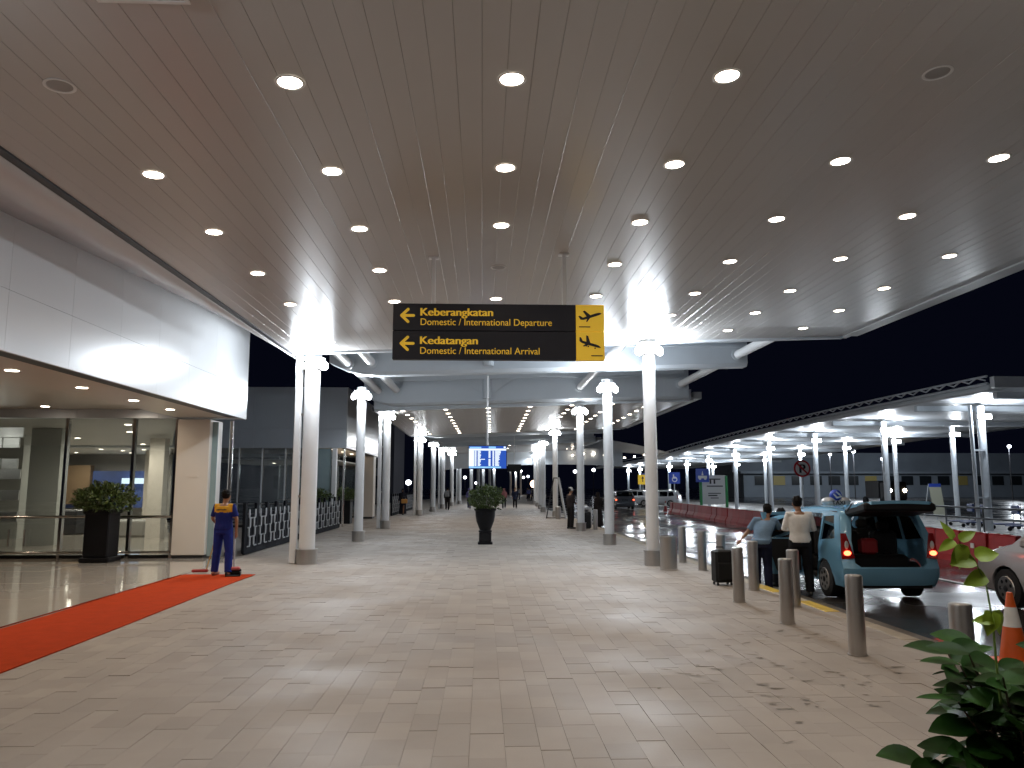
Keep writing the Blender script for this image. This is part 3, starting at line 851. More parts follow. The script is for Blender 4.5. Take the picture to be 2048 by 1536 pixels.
# ------------------------------------------------------------------ hanging direction sign
def px2sign(x, y): return (-1.26 + (x - 787) * 2.96 / 421.0, 4.29 - (y - 608) * 0.785 / 111.0)
SY = 10.56
t = thing('direction_sign', 'black and yellow hanging sign pointing to departures and arrivals', 'sign', (0, SY, 0))
MB().bev((-1.26, 0, 3.905), (1.30, .12, 4.29), .006).build('upper_board', M_SIGNK, t)
MB().bev((-1.26, 0, 3.50), (1.30, .12, 3.899), .006).build('lower_board', M_SIGNK, t)
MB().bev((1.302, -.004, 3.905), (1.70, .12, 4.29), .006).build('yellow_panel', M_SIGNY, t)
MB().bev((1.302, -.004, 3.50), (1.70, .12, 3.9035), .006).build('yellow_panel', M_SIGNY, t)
for x, y in ((866, 513), (1129, 505)):
    sx = px2sign(x, 600)[0]
    MB().b2((sx - .026, .03, 4.28), (sx + .026, .085, cz(sx))).build('hanging_rod', M_WHITE, t)
    MB().b2((sx - .07, .0, cz(sx) - .02), (sx + .07, .12, cz(sx) - .003)).build('rod_plate', M_WHITE, t)
FR = (R(90), 0, 0)
for s, x0, x1, base, h, bold in (('Keberangkatan', 842, 985, 632.5, 15.5, .055), ('Domestic / International Departure', 842, 1103, 651.5, 13.5, .004),
                           ('Kedatangan', 842, 955, 689.5, 15.5, .055), ('Domestic / International Arrival', 842, 1078, 709, 13.5, .004)):
    X, Z = px2sign(x0, base); w = (x1 - x0) * 2.96 / 421; hh = h * .785 / 111
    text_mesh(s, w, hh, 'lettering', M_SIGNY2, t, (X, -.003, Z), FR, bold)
def flat(loops, name, m, off=-.003):
    mb = MB(); V, F = poly2d(loops)
    mb.add([(a, off, b) for a, b in V], F); return mb.build(name, m, t)
def P2(pts): return [px2sign(*p) for p in pts]
for dy in (0, 56):
    cx, cy = 801, 632.5 + dy
    def cap(a, b, r, n=5):
        ax, ay = a; bx, by = b; th = math.atan2(by - ay, bx - ax); out = []
        for i in range(n + 1): q = th + PI / 2 + PI * i / n; out.append((ax + r * math.cos(q), ay + r * math.sin(q)))
        for i in range(n + 1): q = th - PI / 2 + PI * i / n; out.append((bx + r * math.cos(q), by + r * math.sin(q)))
        return out
    mb = MB()
    for k, (a, b) in enumerate((((804, cy), (828, cy)), ((804, cy), (817, cy - 12.5)), ((804, cy), (817, cy + 12.5)))):
        V, F = poly2d([P2(cap(a, b, 2.8))]); mb.add([(u, -.003 - .0004 * k, v) for u, v in V], F)
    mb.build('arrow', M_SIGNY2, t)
def plane(cx, cy, ang, mir, name, wheels):
    # side view of an aeroplane, nose to the right
    fus = [(-22, 1), (-24, -7), (-20.5, -7), (-16, -1.5), (12, -2.4), (18, -1.8), (22.5, .6), (22, 2), (17, 3), (-8, 3.6), (-17, 3.2)]
    wing = [(1, -.5), (-8, -14), (-12.5, -14), (-8, -.5)]
    wing2 = [(-1, 2.5), (-10, 9), (-13, 9), (-8, 2.5)]
    c, s = math.cos(R(ang)), math.sin(R(ang))
    def T(p): return px2sign(cx + p[0] * c - p[1] * s, cy + p[0] * s + p[1] * c)
    mb = MB()
    for k, w in enumerate((fus, wing, wing2)):
        V, F = poly2d([[T(p) for p in w]]); mb.add([(u, -.0075 - .0004 * k, v) for u, v in V], F)
    if wheels:
        for q in ((-6, 6), (-2, 6.2), (12, 5.6)):
            V, F = poly2d([[T((q[0] + 1.7 * math.cos(2 * PI * i / 8), q[1] + 1.7 * math.sin(2 * PI * i / 8))) for i in range(8)]]); mb.add([(u, -.0095, v) for u, v in V], F)
    mb.build(name, M_SIGNK, t)
plane(1181, 631, -17, False, 'departure_pictogram', False)
plane(1179, 687, 17, False, 'arrival_pictogram', True)
for x0, x1, y in ((1157, 1180, 653), (1181, 1204, 711)):
    a = px2sign(x0, y - 1); b = px2sign(x1, y + 1); MB().b2((a[0], -.0085, b[1]), (b[0], -.0055, a[1])).build('runway_bar', M_SIGNK, t)

# ------------------------------------------------------------------ flight information screen
t = thing('flight_display', 'blue flight information screen hanging in the middle of the walkway', 'screen', (0.16, 25.0, 0))
W2, ZB, ZT = .605, 2.33, 3.05
MB().bev((-W2 - .02, 0, ZB - .02), (W2 + .02, .09, ZT + .02), .01).build('casing', M_BLACK, t)
MB().b2((-W2, -.004, ZB), (W2, -.001, ZT)).build('display_panel', emis('screen_blue', (.03, .10, .50), 1.0), t)
e_w = emis('screen_white', (.85, .95, 1.0), 1.25); e_c = emis('screen_cyan', (.30, .62, 1.0), 1.1)
def scr(u0, v0, u1, v1, m, nm):
    MB().b2((-W2 + 2 * W2 * u0, -.008, ZT - (ZT - ZB) * v1), (-W2 + 2 * W2 * u1, -.005, ZT - (ZT - ZB) * v0)).build(nm, m, t)
scr(.02, .035, .33, .10, e_c, 'title_bar'); scr(.53, .02, .72, .10, e_c, 'title_bar'); scr(.93, .02, .985, .09, e_w, 'clock_block')
scr(0.0, .115, 1.0, .20, e_w, 'header_bar'); scr(0.0, .205, .135, .905, e_w, 'logo_strip'); scr(0.0, .915, .86, .985, e_c, 'ticker_bar')
rr = random.Random(5); mb = MB()
for r_ in range(17):
    v = .215 + .0405 * r_
    for u0, u1 in ((.15, .205), (.235, .305 + rr.uniform(-.01, .02)), (.525, .58), (.63, .675), (.70, .84 - .003 * r_ + rr.uniform(-.02, .02))):
        if r_ == 9 and u0 == .235: u1 = .43
        if r_ == 8 and u0 == .525: continue
        mb.b2((-W2 + 2 * W2 * u0, -.008, ZT - (ZT - ZB) * (v + .029)), (-W2 + 2 * W2 * u1, -.005, ZT - (ZT - ZB) * v))
mb.build('flight_rows', e_w, t)
MB().tube([(0, .04, ZT), (0, .04, 5.35)], .028, 10).build('hanging_pole', M_WHITE, t, True)
t = thing('ceiling_camera', 'second dark screen hanging behind the blue flight display', 'screen', (2.45, 59.5, 0))
t.name = 'hanging_screen'
MB().bev((-.52, 0, 2.85), (.52, .08, 3.45), .01).build('casing', M_BLACK, t)
MB().tube([(0, .04, 3.45), (0, .04, 5.9)], .028, 8).build('hanging_pole', M_WHITE, t, True)

# ------------------------------------------------------------------ planters
def leafcloud(n, rx, ry, rz, c, size, seed, droop=.2, shell=.55):
    rr = random.Random(seed); mb = MB()
    for i in range(n):
        while True:
            p = Vector((rr.uniform(-1, 1), rr.uniform(-1, 1), rr.uniform(-1, 1)))
            if shell < p.length < 1: break
        wob = 1 + .13 * math.sin(5 * math.atan2(p.y, p.x) + seed) + .1 * math.sin(9 * p.z + 3 * p.x)
        q = Vector((p.x * rx * wob, p.y * ry * wob, p.z * rz * wob)) + Vector(c)
        d = (p + Vector((rr.gauss(0, .5), rr.gauss(0, .5), rr.gauss(0, .5) + .3))).normalized()
        sd = d.cross(Vector((rr.gauss(0, 1), rr.gauss(0, 1), rr.gauss(0, 1)))).normalized()
        up = d.cross(sd); L = size * rr.uniform(.6, 1.3); w = L * .24
        mid = q + d * L * .5 + up * L * .06; tip = q + d * L - up * L * droop
        mb.add([q, mid + sd * w, tip, mid - sd * w, mid - up * L * .04], [(0, 1, 4), (1, 2, 4), (2, 3, 4), (3, 0, 4)])
    return mb
t = thing('planter', 'black urn planter with a round bush standing in the middle of the walkway', 'planter', (0.09, 24.1, 0))
MB().bev((-.225, -.225, 0), (.225, .225, .07), .01).bev((-.19, -.19, .07), (.19, .19, .36), .015).build('plinth', M_POT, t)
MB().lathe([(.20, .36), (.21, .40), (.17, .43), (.20, .50), (.27, .68), (.30, .85), (.31, 1.0), (.34, 1.02), (.345, 1.07), (.31, 1.075), (.29, 1.02)], 28).build('urn', M_POT, t, True)
MB().lathe([(.285, 1.0), (.285, 1.02)], 20).build('soil', M_SOIL, t)
leafcloud(2600, .52, .52, .36, (0, 0, 1.38), .085, 2, shell=.35).build('foliage', M_LEAFP, t)
mbx = MB()
for k in range(9):
    a = 2 * PI * k / 9; mbx.tube([(.03 * math.cos(a), .03 * math.sin(a), 1.0), (.15 * math.cos(a), .15 * math.sin(a), 1.25), (.34 * math.cos(a), .34 * math.sin(a), 1.5)], [.014, .011, .006], 5)
mbx.build('stems', M_STEM, t)
t = thing('planter', 'tall square black planter with spreading bush before the near glass wall', 'planter', (-8.85, 18.55, .02))
MB().bev((-.34, -.32, 0), (.34, .32, .12), .02).bev((-.28, -.28, .12), (.28, .28, 1.18), .02).bev((-.31, -.31, 1.10), (.31, .31, 1.20), .015).build('box', M_POT, t)
leafcloud(2200, .62, .6, .30, (0, 0, 1.44), .11, 5, shell=.3).build('foliage', M_LEAFP, t)
mbx = MB()
for k in range(9):
    a = 2 * PI * k / 9; mbx.tube([(.05 * math.cos(a), .05 * math.sin(a), 1.15), (.3 * math.cos(a), .3 * math.sin(a), 1.3), (.48 * math.cos(a), .45 * math.sin(a), 1.5)], [.016, .012, .006], 5)
mbx.build('stems', M_STEM, t)
for k, (x, y, nm) in enumerate(((-7.0, 33.0, 'black planter with a yellow green bush behind the near end of second pavilion fence'), (-6.6, 37.5, 'black planter with a yellow green bush under the second pavilion fascia'))):
    t = thing('planter', nm, 'planter', (x, y, 0))
    MB().bev((-.34, -.34, 0), (.34, .34, 1.1), .02).build('box', M_POT, t)
    leafcloud(1100, .62, .6, .28, (0, 0, 1.34), .11, 8 + k, shell=.3).build('foliage', M_LEAFP, t)

# ------------------------------------------------------------------ bollards, bin, suitcase, cones
bol = [(3.84, 6.22), (3.94, 8.22), (3.94, 10.09), (3.93, 11.95), (4.60, 11.48), (4.64, 13.3), (4.64, 15.1), (4.64, 16.4), (4.66, 18.1), (4.6, 31.6), (4.62, 33.4)]
bnm = ['nearest steel bollard, partly behind the leafy plant', 'steel bollard in front of the taxi bumper', 'steel bollard in front of the man in white shirt, closest to the camera',
       'steel bollard standing just right of the black suitcase', 'kerb-side steel bollard beside the legs of the man in white shirt', 'kerb-side steel bollard under the hand of the man in blue shirt',
       'steel bollard rising behind the black suitcase', 'steel bollard between the steel bin and the suitcase', 'steel bollard just behind the steel bin', 'first far bollard beyond the man in white cap',
       'second far bollard beyond the man in white cap']
shaft_me = MB().lathe([(.088, 0), (.088, .80), (.084, .815), (.070, .822), (.0005, .824)], 28, cap=False).mesh('post', M_STEEL, True)
for (x, y), nm in zip(bol, bnm):
    t = thing('bollard', nm, 'bollard', (x, y, 0), 0, 'steel bollards along the kerb')
    link('post', shaft_me, t)
    MB().lathe([(.10, 0), (.10, .012), (.089, .014)], 24, cap=False).build('floor_ring', M_STEEL, t, True)
t = thing('litter_bin', 'cylindrical brushed steel litter bin beside the nearest road-side column', 'bin', (3.96, 16.55, 0))
MB().lathe([(.18, 0), (.18, .66), (.185, .665), (.185, .70), (.165, .705)], 30).build('drum', M_STEEL, t, True)
MB().lathe([(.15, .706), (.15, .72), (.09, .722)], 24).build('lid_ring', M_CHROME, t, True)
MB().lathe([(.183, 0.0), (.183, .03)], 30).build('foot_ring', M_CHROME, t, True)
t = thing('suitcase', 'upright black wheeled suitcase standing by the kerb bollards', 'suitcase', (4.32, 14.0, 0), R(8))
MB().bev((-.17, -.12, .05), (.17, .12, .62), .03).build('shell', M_BLACK, t)
MB().bev((-.14, -.15, .10), (.14, -.118, .40), .012).build('front_pocket', M_BLACK, t)
MB().tube([(-.07, .09, .61), (-.07, .09, .66), (.07, .09, .66), (.07, .09, .61)], .011, 6).build('handle', M_DARKM, t)
for sx in (-.13, .13):
    for sy in (-.08, .08): MB().tube([(sx - .014, sy, .026), (sx + .014, sy, .026)], .026, 12).build('wheel', M_TYRE, t)
M_ORANGE = mat('cone_orange', (.62, .10, .012), .45, var=.1, vscale=8)
M_REFL = mat('cone_band', (.72, .71, .68), .35, var=.08, vscale=10)
def cone(x, y, z, h, label, m=M_ORANGE):
    t = thing('traffic_cone', label, 'traffic cone', (x, y, z), 0, 'traffic cones')
    MB().bev((-.19, -.19, 0), (.19, .19, .035), .01).build('base', m, t)
    def r(q): return .145 + (.03 - .145) * q
    MB().lathe([(r(0), .036), (r(1), h), (r(1) * .7, h + .008)], 26).build('body', m, t, True)
    MB().lathe([(r(.52) + .004, h * .52), (r(.80) + .004, h * .80)], 26, cap=False).build('reflective_band', M_REFL, t, True)
cone(5.76, 8.42, -.141, .74, 'orange traffic cone with a white band at the lower edge of the road')
cone(14.1, 59.5, -.15, .8, 'small red cone far away at the end of the red barriers', M_RED)

# ------------------------------------------------------------------ red plastic barriers
def barrier_mesh():
    mb = MB(); L = 1.02
    prof = [(-.22, 0), (-.22, .16), (-.10, .36), (-.08, .74), (-.05, .78), (.05, .78), (.08, .74), (.10, .36), (.22, .16), (.22, 0)]
    ysn = [(0.0, .93), (.03, 1.0), (L - .03, 1.0), (L, .93)]
    P = [(a * s, y, b) for y, s in ysn for a, b in prof]; k = len(prof); F = []
    for i in range(3):
        for j in range(k): j2 = (j + 1) % k; F.append((i * k + j, i * k + j2, i * k + k + j2, i * k + k + j))
    F += [tuple(range(k - 1, -1, -1)), tuple(range(3 * k, 4 * k))]
    mb.add(P, F); return mb.mesh('moulding', M_RED)
bm_me = barrier_mesh()
cap_me = MB().bev((-.045, .30, .781), (.045, .52, .80), .006).mesh('filler_cap', M_PALE)
cap2_me = MB().bev((-.035, .68, .781), (.035, .76, .80), .006).mesh('filler_cap', M_PALE)
hol_me = MB().b2((-.115, .44, .38), (-.096, .58, .50)).mesh('fork_slot', M_PALE)
for i in range(36):
    y = 17.5 + 1.07 * i; x = 12.3 + .0009 * (y - 17) ** 2
    t = thing('road_barrier', 'red plastic road barrier, %s in the row counting away from the camera' % ordn(i), 'barrier', (x, y, -.15), R(-4) if i > 10 else 0, 'row of red barriers across the road')
    t.rotation_euler = (0, 0, -math.atan(.0018 * (y - 17)) + random.gauss(0, .03))
    link('moulding', bm_me, t); link('filler_cap', cap_me, t); link('filler_cap', cap2_me, t)
    if i < 14: link('fork_slot', hol_me, t)

# ------------------------------------------------------------------ island canopy across the road
isl = MB().b2((18.7, 20, -.17), (28.5, 130, -.02)).build('island', mat('island_paving', (.22, .21, .20), .4, var=.2, rvar=.15), None); tag(isl, kind='structure')
t = thing('island_canopy', 'long steel canopy on the island across the road with latticed edge', 'canopy', (0, 0, 0))
def ez(y): return 5.38 - .00042 * (y - 36) ** 2 if y < 75 else 5.38 - .00042 * 39 ** 2
n = 34; P = []; F = []
ysr = [25.7 + (118 - 25.7) * i / n for i in range(n + 1)]
secs = [(17.35, -.26), (17.55, -.05), (18.0, .02), (19.2, -.02), (21, -.12), (24.5, -.20), (28, -.20), (31, -.16)]
k = len(secs)
for y in ysr:
    for x, dz in secs: P.append((x, y, ez(y) + dz))
for i in range(n):
    for j in range(k - 1): a = i * k + j; F.append((a, a + k, a + k + 1, a + 1))
M_ISL = mat('island_roof', (.68, .71, .74), .4, var=.05)
o = MB().add(P, F).build('roof_soffit', M_ISL, t, True)
sm = o.modifiers.new('thickness', 'SOLIDIFY'); sm.thickness = .12; sm.offset = 1
mb = MB()
for i in range(n): mb.tube([(17.42, ysr[i], ez(ysr[i]) + .20), (17.42, ysr[i + 1], ez(ysr[i + 1]) + .20)], .04, 8); mb.tube([(17.42, ysr[i], ez(ysr[i]) - .06), (17.42, ysr[i + 1], ez(ysr[i + 1]) - .06)], .05, 8)
mb.build('edge_chord', M_BEAM, t)
y = 25.8; q = 0
while y < 84:
    za = ez(y)
    MB().tube([(17.42, y, za + (.20 if q % 2 else .06)), (17.42, y + .45, za + (.06 if q % 2 else .20))], .028, 6).build('lattice_bar', M_ISL, t)
    y += .45 if y < 60 else .9; q += 1
for y in (25.7, 30.7, 38.4, 46.6, 54.2, 61.8, 69.6, 77.4):
    MB().b2((18.0, y + .4, ez(y) - .52), (30.5, y + .62, ez(y) - .30)).build('cross_beam', M_BEAM, t)
MB().b2((17.5, 25.45, ez(26) - .22), (31, 25.68, ez(26) + .16)).build('end_fascia', M_ISL, t)
def icol(x, y, label, d=.26, twin=False, on=True):
    t = thing('island_column', label, 'column', (x, y, -.02), 0, 'columns of the island canopy')
    h = ez(y) - .32
    MB().lathe([(d / 2, 0), (d / 2, h)], 18).build('shaft', M_BEAM, t, True)
    if twin:
        MB().lathe([(.07, 0), (.07, h)], 12, c=(-.55, -.2, 0)).build('side_pipe', M_BEAM, t, True)
        for z in (1.3, 3.2): MB().b2((-.55, -.2, z), (0, -.12, z + .06)).build('link_bar', M_BEAM, t)
    MB().bev((-.30, -.27, h - .56), (.30, -.15, h - .36), .02).build('lamp_housing', M_TRIM, t)
    if on:
        MB().b2((-.28, -.283, h - .55), (.28, -.272, h - .37)).build('lamp_lens', M_FLOOD, t)
        lamp('POINT', 'bulb', t, (0, -.45, h - .5), P_ISLAND, COOL, .1)
FY = [30.7, 38.4, 46.6, 54.2, 61.8, 69.6, 77.4]
FN = ['nearest road-side island column with slim side pipe', 'second road-side island column behind the raised tailgate', 'third road-side island column behind the no parking sign', 'fourth road-side island column',
      'fifth road-side island column', 'sixth road-side island column by the green board', 'seventh road-side island column']
for y, nm in zip(FY, FN): icol(20.4 + (.0 if y < 60 else .012 * (y - 60)), y, nm, .30, y == 30.7)
for k, y in enumerate((85.2, 93.0, 101.0, 109.0)):
    icol(20.7 - .02 * k, y, '%s of the small road-side island columns at the far end' % ORD[k], .30)
for k, y in enumerate((33.5, 41.2, 47.2, 53.8, 61.6, 69.5, 77.5, 85.5)):
    icol(25.7, y, '%s column in the rear row of the island canopy' % ORD[k], .26)
# low steel rail on the island and a row of parked trolleys
M_RAIL = mat('rail_grey', (.13, .14, .15), .5)
t = thing('guard_rail', 'grey guard rail on the island behind the red barriers', 'railing', (19.2, 24, -.02))
for z in (.55, .95): MB().tube([(0, 0, z), (0, 13, z)], .04, 8).build('rail', M_RAIL, t, True)
for k in range(6): MB().lathe([(.035, 0), (.035, .97)], 10, c=(0, .4 + 2.4 * k, 0)).build('post', M_RAIL, t, True)
M_BLUEC = mat('trolley_blue', (.015, .03, .10), .5)
for k in range(6):
    x, y = 21.6 + .35 * (k % 2), 27.5 + 1.5 * k
    t = thing('luggage_trolley', 'dark blue luggage trolley parked on the island, %s from the camera' % ORD[k], 'trolley', (x, y, -.02), R(80), 'luggage trolleys on the island')
    MB().bev((-.32, -.5, .18), (.32, .5, .24), .02).build('deck', M_BLUEC, t)
    MB().tube([(-.30, -.48, .22), (-.30, -.52, 1.02), (.30, -.52, 1.02), (.30, -.48, .22)], .022, 8).build('handle_frame', M_DARKM, t, True)
    MB().bev((-.28, -.5, .62), (.28, -.40, .98), .02).build('ad_panel', M_BLUEC, t)
    for wx, wy in ((-.28, -.4), (.28, -.4), (0, .45)): MB().tube([(wx - .02, wy, .08), (wx + .02, wy, .08)], .08, 12).build('wheel', M_TYRE, t)

# ------------------------------------------------------------------ signs on the island and road
def disc(mb, r0, r1, y, c, n=32):
    P = []
    for i in range(n):
        a = 2 * PI * i / n
        P += [(c[0] + r0 * math.cos(a), y, c[1] + r0 * math.sin(a)), (c[0] + r1 * math.cos(a), y, c[1] + r1 * math.sin(a))]
    mb.add(P, [(2 * i, 2 * i + 1, (2 * i + 3) % (2 * n), (2 * i + 2) % (2 * n)) for i in range(n)])
    return mb
M_SW = mat('sign_white', (.66, .66, .66), .4); M_SR = mat('sign_red', (.40, .02, .03), .4); M_SB = mat('sign_blue', (.02, .06, .40), .4)
M_SG = mat('sign_green', (.03, .26, .08), .4)
t = thing('no_parking_sign', 'round no parking sign with a crossed P on a grey pole', 'sign', (12.55, 30.0, -.15))
MB().lathe([(.032, 0), (.032, 2.9)], 12).build('pole', M_BEAM, t, True)
mb = MB(); V, F = poly2d([[(.32 * math.cos(2 * PI * i / 32), .32 * math.sin(2 * PI * i / 32)) for i in range(32)]])
MB().tube([(0, -.04, 2.6), (0, -.06, 2.6)], .335, 36).build('plate', M_SR, t)
MB().tube([(0, -.061, 2.6), (0, -.064, 2.6)], .265, 36).build('face', M_SW, t)
text_mesh('P', .22, .34, 'lettering', M_SIGNK, t, (-.10, -.0665, 2.43), FR, .06)
mb = MB(); mb.box((0, -.0685, 2.6), (.56, .002, .07), mtx=Matrix.Rotation(R(45), 3, 'Y')); mb.build('slash', M_SR, t)
def bluesign(x, y, z, w, h, label, kind, m=M_SB):
    t = thing('information_sign', label, 'sign', (x, y, -.02))
    MB().lathe([(.04, 0), (.04, z + h / 2)], 10).build('pole', M_BEAM, t, True)
    MB().bev((-w / 2, -.08, z - h / 2), (w / 2, -.042, z + h / 2), .01).build('plate', m, t)
    mb = MB()
    if kind == 'wheel':
        disc(mb, .16 * w, .24 * w, -.084, (.02 * w, z - .12 * h)); mb.b2((-.12 * w, -.085, z), (-.02 * w, -.082, z + .32 * h)); mb.b2((-.12 * w, -.0865, z - .05 * h), (.2 * w, -.0855, z + .03 * h))
    elif kind == 'drop':
        mb.add([(-.08 * w, -.084, z), (.08 * w, -.084, z), (0, -.084, z + .34 * h)], [(0, 1, 2)]); mb.b2((-.34 * w, -.085, z - .22 * h), (.34 * w, -.082, z - .03 * h)); mb.ellip((-.2 * w, -.09, z - .24 * h), (.1 * w, .01, .1 * h)); mb.ellip((.2 * w, -.09, z - .24 * h), (.1 * w, .01, .1 * h))
    else:
        mb.b2((-.05 * w, -.085, z - .25 * h), (.05 * w, -.082, z + .2 * h)); mb.add([(-.16 * w, -.084, z + .1 * h), (.16 * w, -.084, z + .1 * h), (0, -.084, z + .36 * h)], [(0, 1, 2)])
    mb.build('pictogram', M_SW if m is M_SB else M_SIGNK, t)
bluesign(18.9, 66, 2.72, 1.15, 1.15, 'blue square sign with white drop-off symbol beside the green board', 'drop')
bluesign(17.7, 71, 2.55, 1.05, 1.05, 'blue sign with wheelchair symbol behind the nearest road-side column', 'wheel')
bluesign(19.2, 90, 2.7, 1.2, 1.2, 'small blue sign at the far end of the island', 'arrow')
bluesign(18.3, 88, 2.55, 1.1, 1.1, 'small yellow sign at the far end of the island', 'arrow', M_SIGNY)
t = thing('map_board', 'white information board with green side posts on the island', 'board', (20.0, 66.5, -.02))
MB().b2((-1.0, -.05, .25), (1.0, .05, 2.75)).build('board', M_SW, t)
for s in (-1, 1): MB().bev((s * 1.12 - .11, -.09, 0), (s * 1.12 + .11, .09, 2.7), .02).build('side_post', M_SG, t)
mb = MB()
for k, (a, b, z0, z1) in enumerate(((-.5, .6, 2.35, 2.45), (-.35, -.2, 2.0, 2.34), (.0, .15, 2.0, 2.34), (-.6, .8, 1.75, 1.85), (-.5, .3, .95, 1.05), (-.5, .6, 1.15, 1.22), (-.3, .4, .75, .82))): mb.b2((a, -.056, z0), (b, -.051, z1))
mb.build('printed_lines', M_DARKM, t)
t = thing('sandwich_board', 'tall leaning board with blue top against a rear island column', 'board', (23.9, 40.0, -.02))
mb = MB().box((0, 0, .98), (.62, .04, 1.55), mtx=Matrix.Rotation(R(-10), 3, 'X')); mb.build('panel', mat('board_cream', (.42, .42, .32), .5), t)
mb = MB().box((0, .148, 1.83), (.62, .045, .18), mtx=Matrix.Rotation(R(-10), 3, 'X')); mb.build('header', M_SB, t)
for s in (-1, 1): MB().tube([(s * .32, .17, 1.9), (s * .36, .75, 0)], .025, 6).build('strut', M_BEAM, t)

# ------------------------------------------------------------------ background building and far lamps
t = thing('far_building', 'dark low building with a row of windows behind the island canopy', 'building', (0, 0, 0))
M_FARB = mat('far_wall', (.26, .30, .35), .7, var=.15, vscale=.3)
M_FARW = mat('far_window', (.02, .025, .03), .25)
MB().b2((46, 135, -.15), (120, 150, 4.0)).build('wall', M_FARB, t)
MB().b2((45, 133.5, 4.0), (121, 151, 4.4)).build('roof', M_FARB, t)
MB().b2((45, 138, 4.4), (121, 151, 7.8)).build('upper_wall', M_FARB, t)
for k in range(20):
    x = 48 + 3.3 * k
    o = MB().b2((x, 134.93, 2.0), (x + 2.1, 134.99, 3.6)).build('window', mat('far_window_lit_tint', (.45, .36, .12), .5) if k % 5 == 1 else M_FARW, t)  # lit look of some windows is put into a yellow base colour
    MB().b2((x - .06, 134.88, 1.9), (x + 2.16, 134.98, 1.98)).build('sill', M_FARB, o)
t = thing('far_building', 'dark gridded block beyond the second pavilion', 'building', (0, 0, 0))
MB().b2((-26, 92, -.15), (-10.5, 104, 9.0)).build('wall', mat('far_wall2', (.07, .07, .09), .8), t)
for r_ in range(3):
    for c_ in range(6): MB().b2((-24.5 + 2.3 * c_, 91.93, 1.5 + 2.4 * r_), (-23.0 + 2.3 * c_, 91.99, 3.0 + 2.4 * r_)).build('window', M_FARW, t)
LP = [(817, 965, 110, 9), (930, 955, 160, 5), (952, 966, 170, 4), (1069, 968, 150, 14), (1150, 943, 170, 6), (1187, 940, 170, 6), (1047, 955, 200, 4), (1056, 953, 200, 4), (1659, 909, 120, 5), (1764, 918, 120, 6), (1706, 903, 120, 6), (2017, 893, 110, 6), (1353, 914, 150, 4)]
LNM = ['bright white globe lamp beyond the second pavilion', 'small street lamp seen left of the flight display', 'dim street lamp just under the flight display', 'large glowing orange white lamp at the end of the walkway',
       'street lamp between the third and fourth road-side columns', 'street lamp just left of the second road-side column', 'tiny distant lamp, left one of a pair', 'tiny distant lamp, right one of a pair',
       'distant lamp right of the no parking sign', 'distant lamp above the headlights', 'distant lamp under the island roof edge', 'distant lamp at the picture edge above the guard rail', 'distant lamp left of the blue signs']
import itertools
def pxdir(px, py):
    f = Vector((math.sin(R(2.178)) * math.cos(R(7.592)), math.cos(R(2.178)) * math.cos(R(7.592)), math.sin(R(7.592))))
    r = Vector((math.cos(R(2.178)), -math.sin(R(2.178)), 0)); u = r.cross(f)
    return f * 1538 + r * (px - 1024) - u * (py - 768)
for (px, py, Y, rad), nm in zip(LP, LNM):
    d = pxdir(px, py); p = Vector((0, 0, 1.75)) + d * (Y / d.y)
    t = thing('street_lamp', nm, 'street lamp', (p.x, p.y, -.16), 0, 'distant street lamps')
    h = p.z + .16; rr_ = rad * Y / 1538 * .62
    MB().lathe([(.09, 0), (.06, h)], 8).build('pole', M_DARKM, t, True)
    if p.x > 40: lamp('POINT', 'bulb', t, (0, -.5, h), 2200, COOL, .3)
    MB().ellip((0, -.15, h), (rr_, rr_, rr_ * .9), 12, 8).build('lamp_head', emis('far_lamp_warm', (1, .7, .45), 9) if rad == 14 else emis('far_lamp', (.85, .9, 1.0), 9), t, True)

# ------------------------------------------------------------------ cars
PROF = [(.04, .28), (-.01, .40), (-.02, .55), (.03, .66), (.07, .90), (.13, 1.08), (.30, 1.44), (.42, 1.50), (.9, 1.535), (1.5, 1.54), (2.2, 1.51), (2.62, 1.45),
        (2.95, 1.25), (3.32, 1.0), (3.60, .93), (3.95, .83), (4.08, .72), (4.13, .52), (4.10, .36), (4.04, .26)]
def hw(z): return (.80 - .05 * max(0, (.45 - z) / .25)) if z < .85 else .80 - .215 * (z - .85)
def pnorm(i):
    a = Vector((*PROF[max(0, i - 1)], 0)); b = Vector((*PROF[min(len(PROF) - 1, i + 1)], 0)); d = (b - a).normalized()
    return Vector((-d.y, d.x, 0))        # outward (profile runs rear -> roof -> front)
def ribbon_part(mb, i0, i1, off=0.0, smax=1.0):
    S = [-1, -.985, -.95, -.88, -.6, -.2, .2, .6, .88, .95, .985, 1]; P = []
    for i in range(i0, i1 + 1):
        y, z = PROF[i]; n = pnorm(i)
        for s in S:
            d = .02 * (1 - s * s) - .055 * abs(s) ** 14 + off
            P.append((hw(z) * s * smax, y + n.x * d, z + n.y * d))
    k = len(S); F = []
    for i in range(i1 - i0):
        for j in range(k - 1): a = i * k + j; F.append((a, a + k, a + k + 1, a + 1))
    return mb.add(P, F)
def arch(cy, r, z0, n=10):
    a0 = math.asin(max(-1, (z0 - .31) / r)); return [(cy + r * math.cos(PI - a0 - (PI - 2 * a0) * i / n), .31 + r * math.sin(PI - a0 - (PI - 2 * a0) * i / n)) for i in range(n + 1)]
def side_outline():
    top = []
    for i, (y, z) in enumerate(PROF):
        n = pnorm(i); top.append((y - n.x * .055 * 1.0, z - n.y * .055))
    bot = []
    bot += [(.14, .24)] + arch(.80, .345, .24) + arch(3.40, .345, .24) + [(3.98, .26)]
    return [p for p in top if p[1] > .26][::-1] + bot   # front -> rear over roof, then sill rear -> front
QW = [(.40, 1.02), (.98, .96), (.98, 1.37), (.56, 1.40)]
RW = [(1.06, .96), (1.84, .94), (1.84, 1.40), (1.06, 1.40)]
